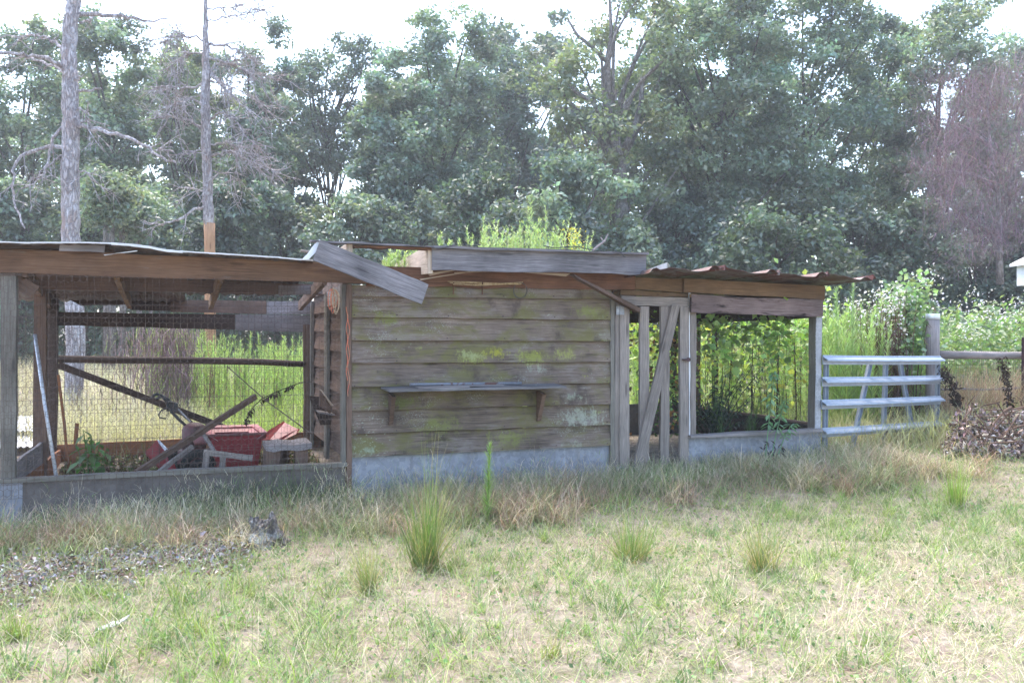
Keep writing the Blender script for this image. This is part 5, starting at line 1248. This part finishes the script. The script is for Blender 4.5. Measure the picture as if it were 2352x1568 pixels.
for k in range(46): stalk(rng.uniform(1600, 1880), rng.uniform(11.3, 12.6), rng.uniform(740, 800), 26, (.085, .06, .04))
for k in range(6): stalk(rng.uniform(1630, 1830), rng.uniform(10.4, 10.9), rng.uniform(752, 790), 60, (.04, .028, .022), 0, .02)
for k in range(85): stalk(np.clip(rng.normal(2040, 30), 1970, 2110), rng.uniform(10.6, 11.6), rng.uniform(668, 770), 44, (.12, .075, .06), 6, .017)
for uu, tv in ((2093, 640), (2134, 645), (2163, 628)): stalk(uu, 11.9, tv, 26, (.16, .10, .07), 26)
for k in range(24): stalk(rng.uniform(1880, 1990), rng.uniform(11, 12.4), rng.uniform(690, 790), 24, (.13, .09, .06), 7)
for k in range(16): stalk(rng.uniform(440, 640), rng.uniform(11.6, 12.4), rng.uniform(800, 900), 18, (.16, .10, .07))
for k in range(18): stalk(rng.uniform(160, 430), rng.uniform(11.0, 12.2), rng.uniform(850, 950), 14, (.16, .12, .09))
for k in range(30): stalk(rng.uniform(1895, 2140), rng.uniform(10.6, 11.4), rng.uniform(860, 960), 22, (.16, .10, .07))
sp.build("dead_weed_stalks", M['dry'], None, kind="stuff")
# pale flowering weeds beyond the fence
sp = Soup()
for k in range(330):
    yy = rng.uniform(11.9, 17.5); uu = rng.uniform(2100, 2480); xx = (uu - CU) / FPX * yy; g = float(ground_h(xx, yy)); tv = rng.uniform(700, 790) if rng.random() > .06 else rng.uniform(660, 700); H = EYE + (HV - tv) * yy / FPX - g
    n = 46; q = rng.uniform(.2, 1, n); sp.leaves(np.column_stack([xx + rng.normal(0, .09, n), yy + rng.normal(0, .09, n), g + q * H]), rng.uniform(.05, .12, n), vary((.17, .25, .10), n, .25), None, .5)
    sp.blades(np.array([[xx, yy, g]]), H, .010, rng.uniform(0, 6.28, 1), [0], [.1], (.2, .2, .1), 3)
    if rng.random() < .4: fl.append(np.array([xx, yy, g + H]) + rng.normal(0, 1, (14, 3)) * [.08, .08, .06])
sp.build("flowering_weeds", M['leaf'], None, kind="stuff")
sp = Soup(); fl = np.concatenate(fl); sp.leaves(fl, rng.uniform(.02, .045, len(fl)), vary((.72, .68, .70), len(fl), .1, .03), None, .9); sp.build("seed_fluff", M['dry'], None, kind="stuff")

# tan dry grass seen through the fence wire
sp = Soup(); n = 5200; yy = rng.uniform(10.9, 11.9, n); uu = rng.uniform(2150, 2480, n); xx = (uu - CU) / FPX * yy
sp.blades(np.column_stack([xx, yy, ground_h(xx, yy)]), rng.uniform(.3, 1.0, n), .006, rng.uniform(0, 6.28, n), rng.uniform(.02, .3, n), rng.uniform(.2, 1.2, n), np.where((rng.random(n) < .5)[:, None], vary((.36, .24, .18), n), vary((.46, .38, .28), n)), 3, .3)
sp.build("tan_fence_grass", M['dry'], None, kind="stuff")
# brush heap of dead leaves and twigs at the right
hb_ = aty((2270, 1050), 9.6); hb_[2] = float(ground_h(hb_[0], hb_[1])); bp = empty("brush_heap", hb_, "heap of dead brown leaves and twigs below the wire fence", "brush heap")
sp = Soup(); n = 9000
uu = rng.uniform(2165, 2430, n); yy = rng.uniform(9.1, 10.5, n); q = rng.uniform(0, 1, n) ** .7; prof_h = np.interp(uu, [2165, 2200, 2260, 2330, 2430], [.05, .34, .42, .36, .34]) * np.interp(yy, [9.1, 9.6, 10.1, 10.5], [.35, 1, 1, .4]) * (1 + .45 * wob(uu * .035, yy * 3))
xx = (uu - CU) / FPX * yy
sp.leaves(np.column_stack([xx, yy, ground_h(xx, yy) + prof_h * q]), rng.uniform(.02, .09, n), np.where((rng.random(n) < .35)[:, None], vary((.42, .37, .37), n, .4), vary((.18, .135, .125), n, .4)), rng.normal(0, 1, (n, 3)), .5, None, .3)
sp.build("dead_leaves", M['dry'], bp, kind="stuff")
mb = MB()
for k in range(75):
    uu = rng.uniform(2215, 2430); yy = rng.uniform(9.0, 10.2); p = np.array([(uu - CU) / FPX * yy, yy, 0]); p[2] = float(ground_h(p[0], p[1])) + rng.uniform(.05, .45); d = rng.normal(0, 1, 3) * [1, .4, .55]; d /= np.linalg.norm(d); L = rng.uniform(.2, .6)
    mb.tube([p - d * L / 2, p + rng.normal(0, .04, 3), p + d * L / 2 + UP * .03], [.008, .007, .003], 5, False)
for pts in ([(720, 940), (660, 975), (590, 1060), (555, 1130), (560, 1180), (600, 1195)], [(830, 938), (720, 960), (650, 990)], [(410, 905), (405, 960), (390, 1010)], [(830, 1080), (720, 1110), (640, 1150)], [(830, 1160), (740, 1220), (650, 1320)]):
    mb.tube([aty(FR(*p), 9.3) for p in pts], np.linspace(.012, .005, len(pts)), 6)
mb.build("twig", M['brown'], bp, kind="stuff")
sp = Soup()
for pts in ([(640, 560), (670, 680), (700, 860), (750, 1030), (790, 1100)], [(170, 640), (230, 720), (280, 860), (290, 920)]):
    P = np.array([aty(FR(*p), 10.3) for p in pts]); n = 260; ii = rng.uniform(0, len(P) - 1.01, n); i0 = ii.astype(int); f_ = (ii - i0)[:, None]; sp.leaves(P[i0] * (1 - f_) + P[i0 + 1] * f_ + rng.normal(0, .03, (n, 3)) - UP * .02, .07, vary((.06, .042, .035), n), None, .3, np.tile([0, 0, -1.0], (n, 1)) + rng.normal(0, .4, (n, 3)))
sp.build("withered_creeper", M['dry'], bp, kind="stuff")

# ------------------------------------------------------------------ lawn, tall fringe, tufts, litter
def bare(x, y):
    """how bare the soil is: the litter strip at the left and a few worn spots"""
    u = x / y * FPX + CU; v = HV + EYE * FPX / y
    strip = np.exp(-((v - (1335 - .13 * u)) / 34) ** 2) * sm(640, 480, u)
    return np.clip(strip * 1.1 + sm(.3, .7, wob(x, y, 2.1, 1.0)) * .5, 0, 1)
def area(n, y0, y1, umin=-330, umax=2700):
    yy = np.sqrt(rng.uniform(y0 ** 2, y1 ** 2, n)); uu = rng.uniform(umin, umax, n); return (uu - CU) / FPX * yy, yy, uu
sp = Soup()
# matted thatch
n = 170000; x, y, u = area(n, 3.3, 10.6); k = (coop_t(x, y) < -.05) | (coop_s(x, y) > sE_all + .05); k &= rng.random(n) > bare(x, y) * .92; x, y, u = x[k], y[k], u[k]; n = len(x)
right = sm(900, 2000, u) * sm(8.0, 5.0, y)
c = TAN * (1 - right[:, None]) + STRAW * 1.12 * right[:, None]; m_ = rng.random(n) < .50; c = np.where(m_[:, None], np.array((.25, .31, .12)), c) * np.exp(rng.normal(0, .28, (n, 1)))
sp.blades(np.column_stack([x, y, ground_h(x, y) + rng.uniform(0, .03, n)]), rng.uniform(.04, .13, n), rng.uniform(.0022, .0044, n), rng.uniform(0, 6.28, n), rng.uniform(.7, 1.65, n), rng.normal(.1, .5, n), c, 1, .3)
# green tussocks of crab grass
nt_ = 7600; x, y, u = area(nt_, 3.3, 10.4); k = (coop_t(x, y) < -.12) | (coop_s(x, y) > sE_all + .05); pg = .5 + .5 * wob(x, y, 1.3, 2.0) + .35 * sm(900, 100, u) * sm(5.5, 4.4, y) + .5 * np.exp(-((u - 2010) / 260) ** 2 - ((y - 7.6) / .8) ** 2) + 0 if False else .5 + .5 * wob(x, y, 1.3, 2.0) + .3 * sm(900, 100, u) + .35 * sm(1000, 300, u) * sm(6.2, 5.0, y) - .3 * sm(1300, 2200, u) * sm(6.2, 4.5, y) + .8 * np.exp(-((u - 2030) / 240) ** 2 - ((y - 7.4) / .7) ** 2)
k &= rng.random(nt_) < pg * (1 - .97 * np.clip(bare(x, y) * 1.3, 0, 1)); x, y, u, pg = x[k], y[k], u[k], pg[k]; nt_ = len(x)
m = 17; X = np.repeat(x, m) + rng.normal(0, .022, nt_ * m); Y = np.repeat(y, m) + rng.normal(0, .022, nt_ * m)
tc = np.where((rng.random(nt_) < .22)[:, None], np.array((.12, .21, .085)), np.where((rng.random(nt_) < .4)[:, None], np.array((.25, .33, .10)), np.array((.17, .255, .085)))) * np.exp(rng.normal(0, .15, (nt_, 1)))
C = np.repeat(tc, m, 0) * np.exp(rng.normal(0, .16, (nt_ * m, 1))); hs = np.repeat(rng.uniform(.45, 1.35, nt_) * (1 + .5 * wob(x, y, .9, 7.0)), m)
sp.blades(np.column_stack([X, Y, ground_h(X, Y) - .005]), rng.uniform(.06, .20, nt_ * m) * hs, rng.uniform(.0035, .0075, nt_ * m), rng.uniform(0, 6.28, nt_ * m), rng.uniform(.15, 1.1, nt_ * m), rng.uniform(.1, 1.2, nt_ * m), C, 3, .12)
# taller single stems and seed heads
n = 11000; x, y, u = area(n, 3.4, 9.8); k = (coop_t(x, y) < -.1) | (coop_s(x, y) > sE_all + .05); x, y = x[k], y[k]; n = len(x)
c = np.where((rng.random(n) < .6)[:, None], np.array((.50, .44, .33)), np.array((.24, .32, .12))) * np.exp(rng.normal(0, .2, (n, 1)))
sp.blades(np.column_stack([x, y, ground_h(x, y)]), rng.uniform(.12, .32, n), .0022, rng.uniform(0, 6.28, n), rng.uniform(.1, .9, n), rng.uniform(.1, 1.2, n), c, 4, .5)
# low clover-like leaves
n = 26000; x, y, u = area(n, 3.3, 9.6); k = ((coop_t(x, y) < -.1) | (coop_s(x, y) > sE_all + .05)) & (rng.random(n) < .5 + .6 * wob(x, y, 2.3, 4.)); x, y = x[k], y[k]; n = len(x)
sp.leaves(np.column_stack([x, y, ground_h(x, y) + rng.uniform(.01, .05, n)]), rng.uniform(.014, .034, n), vary((.15, .235, .09), n, .25), None, .75)
sp.build("lawn_grass", M['grass'], None, kind="stuff")

# wispy dry grass standing along the coop, gate and fence
sp = Soup()
n = 42000; s = rng.uniform(-4.9, 6.6, n); t = -np.abs(rng.normal(0, .55, n)) - .03
dens = .35 + .65 * np.clip(.5 + .9 * wob(s, t, 1.7, 3.0), 0, 1); dens *= np.interp(s, [-4.9, -3.3, -2.9, 0, 1.5, 3.5, 5.0, 6.6], [.25, .45, 1, .9, 1, 1, .8, .7]); dens *= sm(-1.5, -.5, t)
k = rng.random(n) < dens; s, t = s[k], t[k]; n = len(s)
gt = np.where(s > sE_all - P0[0] * 0, t + 1.0 * sm(sE_all, sE_all + .5, s), t)
p = P0 + D * s[:, None] + NB * gt[:, None]; p[:, 2] = ground_h(p[:, 0], p[:, 1])
mixc = np.clip(.5 + .8 * wob(s, t, 1.1, 5.0), 0, 1)[:, None]; low_ = sm(-.45, -.95, t)[:, None]
c = (STRAW * .95 * mixc + TAN * (1 - mixc)) * (1 - low_) + RUSSET * 1.05 * low_
c = np.where((rng.random(n) < .22)[:, None], np.array((.20, .27, .11)), c) * 1.12 * np.exp(rng.normal(0, .26, (n, 1)))
hh = (rng.uniform(.09, .30, n) + .22 * (rng.random(n) < .07)) * np.interp(t, [-1.5, -.8, 0], [.6, .95, 1.0]) * np.interp(s, [-4.9, -3.2, 0, 1.0, 1.3, 3.2, 4, 6], [.8, .85, .85, .75, .5, .5, .9, 1.0])
sp.blades(p, hh, rng.uniform(.0034, .006, n), rng.uniform(0, 6.28, n), rng.uniform(.05, .65, n), rng.uniform(.3, 1.7, n), c, 4, .35)
# airy panicles
m = 9; nn = n // 4; idx = rng.integers(0, n, nn); P = np.repeat(p[idx], m, 0); Hh = np.repeat(hh[idx], m); P[:, 2] += Hh * rng.uniform(.45, .95, nn * m); P[:, :2] += rng.normal(0, .05, (nn * m, 2))
pc = np.repeat(c[idx], m, 0) * 1.12
sp.blades(P, rng.uniform(.03, .10, nn * m), .003, rng.uniform(0, 6.28, nn * m), rng.uniform(.1, 1.4, nn * m), rng.normal(.4, .4, nn * m), pc, 2, .5)
# drooping russet and straw bunches in front of the fringe
k_ = 620; s = rng.uniform(-4.4, 5.2, k_); t = -rng.uniform(.25, 1.25, k_); ok_ = rng.random(k_) < np.clip(.25 + .9 * wob(s, t, 1.5, 2.0), 0, 1) * np.interp(s, [-4.4, -3.4, 3.0, 5.2], [.5, 1, 1, .4]); s, t = s[ok_], t[ok_]; k_ = len(s); m = 70
S_ = np.repeat(s, m) + rng.normal(0, .06, k_ * m); T_ = np.repeat(t, m) + rng.normal(0, .05, k_ * m); p = P0 + D * S_[:, None] + NB * T_[:, None]; p[:, 2] = ground_h(p[:, 0], p[:, 1])
bc = np.where((rng.random(k_) < .32)[:, None], np.array((.32, .21, .165)), np.where((rng.random(k_) < .6)[:, None], np.array((.46, .38, .28)), np.array((.22, .26, .13)))); bc = np.repeat(bc, m, 0) * np.exp(rng.normal(0, .28, (k_ * m, 1)))
sp.blades(p, rng.uniform(.12, .38, k_ * m), rng.uniform(.0035, .006, k_ * m), rng.uniform(0, 6.28, k_ * m), np.abs(rng.normal(0, .35, k_ * m)), rng.uniform(.6, 2.4, k_ * m), bc, 4, .4, bc * 1.25)
# darker tangle of grass against the pen skirting
n = 1500; s = rng.uniform(-3.0, -1.2, n); t = -np.abs(rng.normal(0, .12, n)) - .05; p = P0 + D * s[:, None] + NB * t[:, None]; p[:, 2] = ground_h(p[:, 0], p[:, 1])
sp.blades(p, rng.uniform(.12, .5, n) * np.interp(s, [-3, -2.2, -1.5, -1.2], [.5, 1, 1.1, .8]), .0036, rng.uniform(0, 6.28, n), rng.uniform(.02, .4, n), rng.uniform(.2, 1.4, n), vary((.13, .18, .075), n, .25), 4, .25)
sp.build("dry_fringe_grass", M['grass'], None, kind="stuff")

def tuft(u, v, topv, hw, nb_, col, label, straw=.15, name="grass_tuft", lean=.28, w=.0052):
    b = gp(u, v); H = (v - topv) / FPX * b[1] * 1.5; Rr = hw / FPX * b[1]; sp = Soup(); k = max(4, nb_ // 22)
    a0 = rng.uniform(0, 6.28, k); r0 = Rr * .5 * np.sqrt(rng.random(k)); la = a0 + rng.normal(0, .8, k); hk = rng.uniform(.45, 1.0, k); hk[0] = 1.0
    own = rng.integers(0, k, nb_); jit = rng.normal(0, .012, (nb_, 2))
    p = b + np.column_stack([np.cos(a0[own]) * r0[own] + jit[:, 0], np.sin(a0[own]) * r0[own] + jit[:, 1], np.zeros(nb_)]); p[:, 2] = ground_h(p[:, 0], p[:, 1]) - .01
    dead = rng.random(nb_) < straw + .12
    c = np.where(dead[:, None], vary((.36, .28, .15), nb_), vary(col, nb_, .25) * np.exp(rng.normal(0, .12, (k, 1)))[own])
    tip = np.where((rng.random(nb_) < .4)[:, None], np.array((.42, .34, .16)), c * np.array([1.15, 1.1, .9]))
    sp.blades(p, H * hk[own] * rng.uniform(.4, 1.06, nb_) * np.where(dead, .7, 1), w * rng.uniform(.6, 1.2, nb_), la[own] + rng.normal(0, .9, nb_), np.abs(rng.normal(0, lean, nb_)) + .02 + dead * .35, rng.gamma(1.2, .22 + lean * .5, nb_), c, 5, .1, tip)
    tag(sp.build(name, M['grass']), label, "grass tuft", "tall grass tufts on the lawn")
tuft(975, 1312, 1092, 62, 420, (.14, .22, .065), "largest tall green grass tuft standing before the clapboard wall", .12, lean=.16)
tuft(850, 1362, 1228, 46, 190, (.19, .25, .10), "slim pale green grass tuft left of the largest tuft", .15, lean=.14, w=.004)
tuft(1446, 1288, 1168, 62, 420, (.15, .24, .07), "spreading green grass tuft in front of the picket door", .2, lean=.35)
tuft(1752, 1312, 1170, 52, 240, (.17, .23, .08), "sparse grass tuft with straw at its foot right of the door", .35, lean=.25)
tuft(2196, 1165, 1030, 44, 260, (.22, .33, .075), "bright feathery grass tuft standing in front of the gate", .05, lean=.15, w=.004)
tuft(1060, 1310, 1218, 70, 120, (.16, .24, .07), "loose green grass tuft just right of the largest tuft", .3, lean=.5)
tuft(235, 1372, 1322, 52, 170, (.19, .31, .06), "low bright green tuft on the leaf litter at the left", .05, lean=.7)
tuft(430, 1382, 1318, 60, 130, (.20, .30, .07), "low green tuft at the right end of the leaf litter", .1, lean=.6)
tuft(560, 1378, 1312, 60, 110, (.21, .29, .08), "low straw flecked tuft below the tree stump", .25, lean=.4)
tuft(25, 1475, 1388, 40, 110, (.22, .32, .08), "upright pale grass tuft at the left edge of the photo", .1, lean=.2)
tuft(1255, 1510, 1440, 40, 70, (.24, .32, .09), "small lone tuft in the bright straw of the foreground", .3, lean=.3)
tuft(445, 1455, 1392, 55, 150, (.25, .35, .07), "yellow green tuft in the left foreground grass", .05, lean=.7)
sp = Soup(); b = gp(1120, 1208); dogfennel(sp, b, (1208 - 1022) / FPX * b[1], 430, (.25, .37, .10), .15, bend=.03, w=.0042)
tag(sp.build("dogfennel", M['leaf']), "single bright green feathery weed before the clapboard wall", "weed")
# leaf litter strip
sp = Soup(); n = 5600; u = rng.uniform(-80, 575, n); v = (1340 - .13 * u) + rng.normal(0, 1, n) * (16 + 14 * np.sin(u * .013 + 1) ** 2) + 9 * np.sin(u * .031); b = np.array([gp(a_, c_) for a_, c_ in zip(u[:400], v[:400])])
y = EYE * FPX / (v - HV); x = (u - CU) / FPX * y; k = rng.random(n) < np.interp(u, [-80, 60, 250, 560], [.4, .75, 1, .9]); x, y = x[k], y[k]; n = len(x)
sp.leaves(np.column_stack([x, y, ground_h(x, y) + rng.uniform(.006, .06, n)]), rng.lognormal(-3.45, .3, n), np.where((rng.random(n) < .62)[:, None], vary((.36, .33, .345), n, .3), vary((.20, .145, .125), n, .35)), rng.normal(0, .6, (n, 3)) + [0, 0, .8], .5, None, .3)
m = 260; k = rng.integers(0, n, m); sp.blades(np.column_stack([x[k], y[k], ground_h(x[k], y[k]) + .03]), rng.uniform(.08, .3, m), .006, rng.uniform(0, 6.28, m), rng.uniform(1.3, 1.6, m), 0.1, vary((.25, .19, .16), m), 2, .5)
m = 900; k = rng.integers(0, n, m); sp.blades(np.column_stack([x[k], y[k], ground_h(x[k], y[k])]), rng.uniform(.06, .2, m), .004, rng.uniform(0, 6.28, m), rng.uniform(.1, .9, m), .7, vary((.24, .30, .11), m), 3, .2)
sp.build("leaf_litter", M['dry'], None, kind="stuff")

# undergrowth filling the foot of the wood, and litter on the pen floor
sp = Soup(); n = 46000; y = rng.uniform(31, 41, n); u = rng.uniform(-200, 2560, n); x = (u - CU) / FPX * y
top_ = 2.0 + 1.1 * wob(u * .02, y * .3, 1.0, 3.0); z = ground_h(x, y) + top_ * rng.uniform(0, 1, n) ** .9
bc = np.array((.085, .13, .075)) * np.exp(.35 * wob(u * .045, z * 1.5, 1.0, 1.0))[:, None] * np.exp(rng.normal(0, .2, (n, 1)))
sp.leaves(np.column_stack([x, y, z]), rng.uniform(.16, .3, n), bc, None, .6); sp.build("wood_undergrowth", M['leaf'], None, kind="stuff")
sp = Soup(); n = 4200; s = rng.uniform(sL + .1, sM0 - .1, n); t = rng.uniform(.08, 2.3, n); p = P0 + D * s[:, None] + NB * t[:, None]; p[:, 2] = ground_h(p[:, 0], p[:, 1]) + rng.uniform(0, .05, n)
sp.leaves(p, rng.uniform(.03, .09, n), np.where((rng.random(n) < .7)[:, None], vary((.10, .065, .045), n, .3), vary((.09, .12, .05), n, .3)), rng.normal(0, .6, (n, 3)) + [0, 0, .8], .5, None, .3)
n = 1500; k = rng.integers(0, len(p), n); sp.blades(p[k], rng.uniform(.08, .3, n), .004, rng.uniform(0, 6.28, n), rng.uniform(.1, .9, n), rng.uniform(.2, 1.2, n), np.where((rng.random(n) < .5)[:, None], vary((.30, .23, .14), n), vary((.14, .20, .08), n)), 3, .3)
sp.build("pen_floor_litter", M['dry'], None, kind="stuff")
# ------------------------------------------------------------------ haze box, added for the veiling glare over the trees
m, nt = nt_new("thin_haze"); g = G(nt)
pv = g.n("VolumePrincipled", {"Color": (.88, .94, 1.0, 1), "Density": .0015, "Anisotropy": .3})
o_ = g.n("OutputMaterial"); nt.links.new(pv.outputs[0], o_.inputs["Volume"])
mb = MB(); x0, x1, y0, y1, z0, z1 = -340, 340, -70, 440, -3, 32
mb.add([(x0, y0, z0), (x1, y0, z0), (x1, y1, z0), (x0, y1, z0), (x0, y0, z1), (x1, y0, z1), (x1, y1, z1), (x0, y1, z1)], [[3, 2, 1, 0], [4, 5, 6, 7], [0, 1, 5, 4], [1, 2, 6, 5], [2, 3, 7, 6], [3, 0, 4, 7]])
mb.build("haze", m, None, kind="stuff")
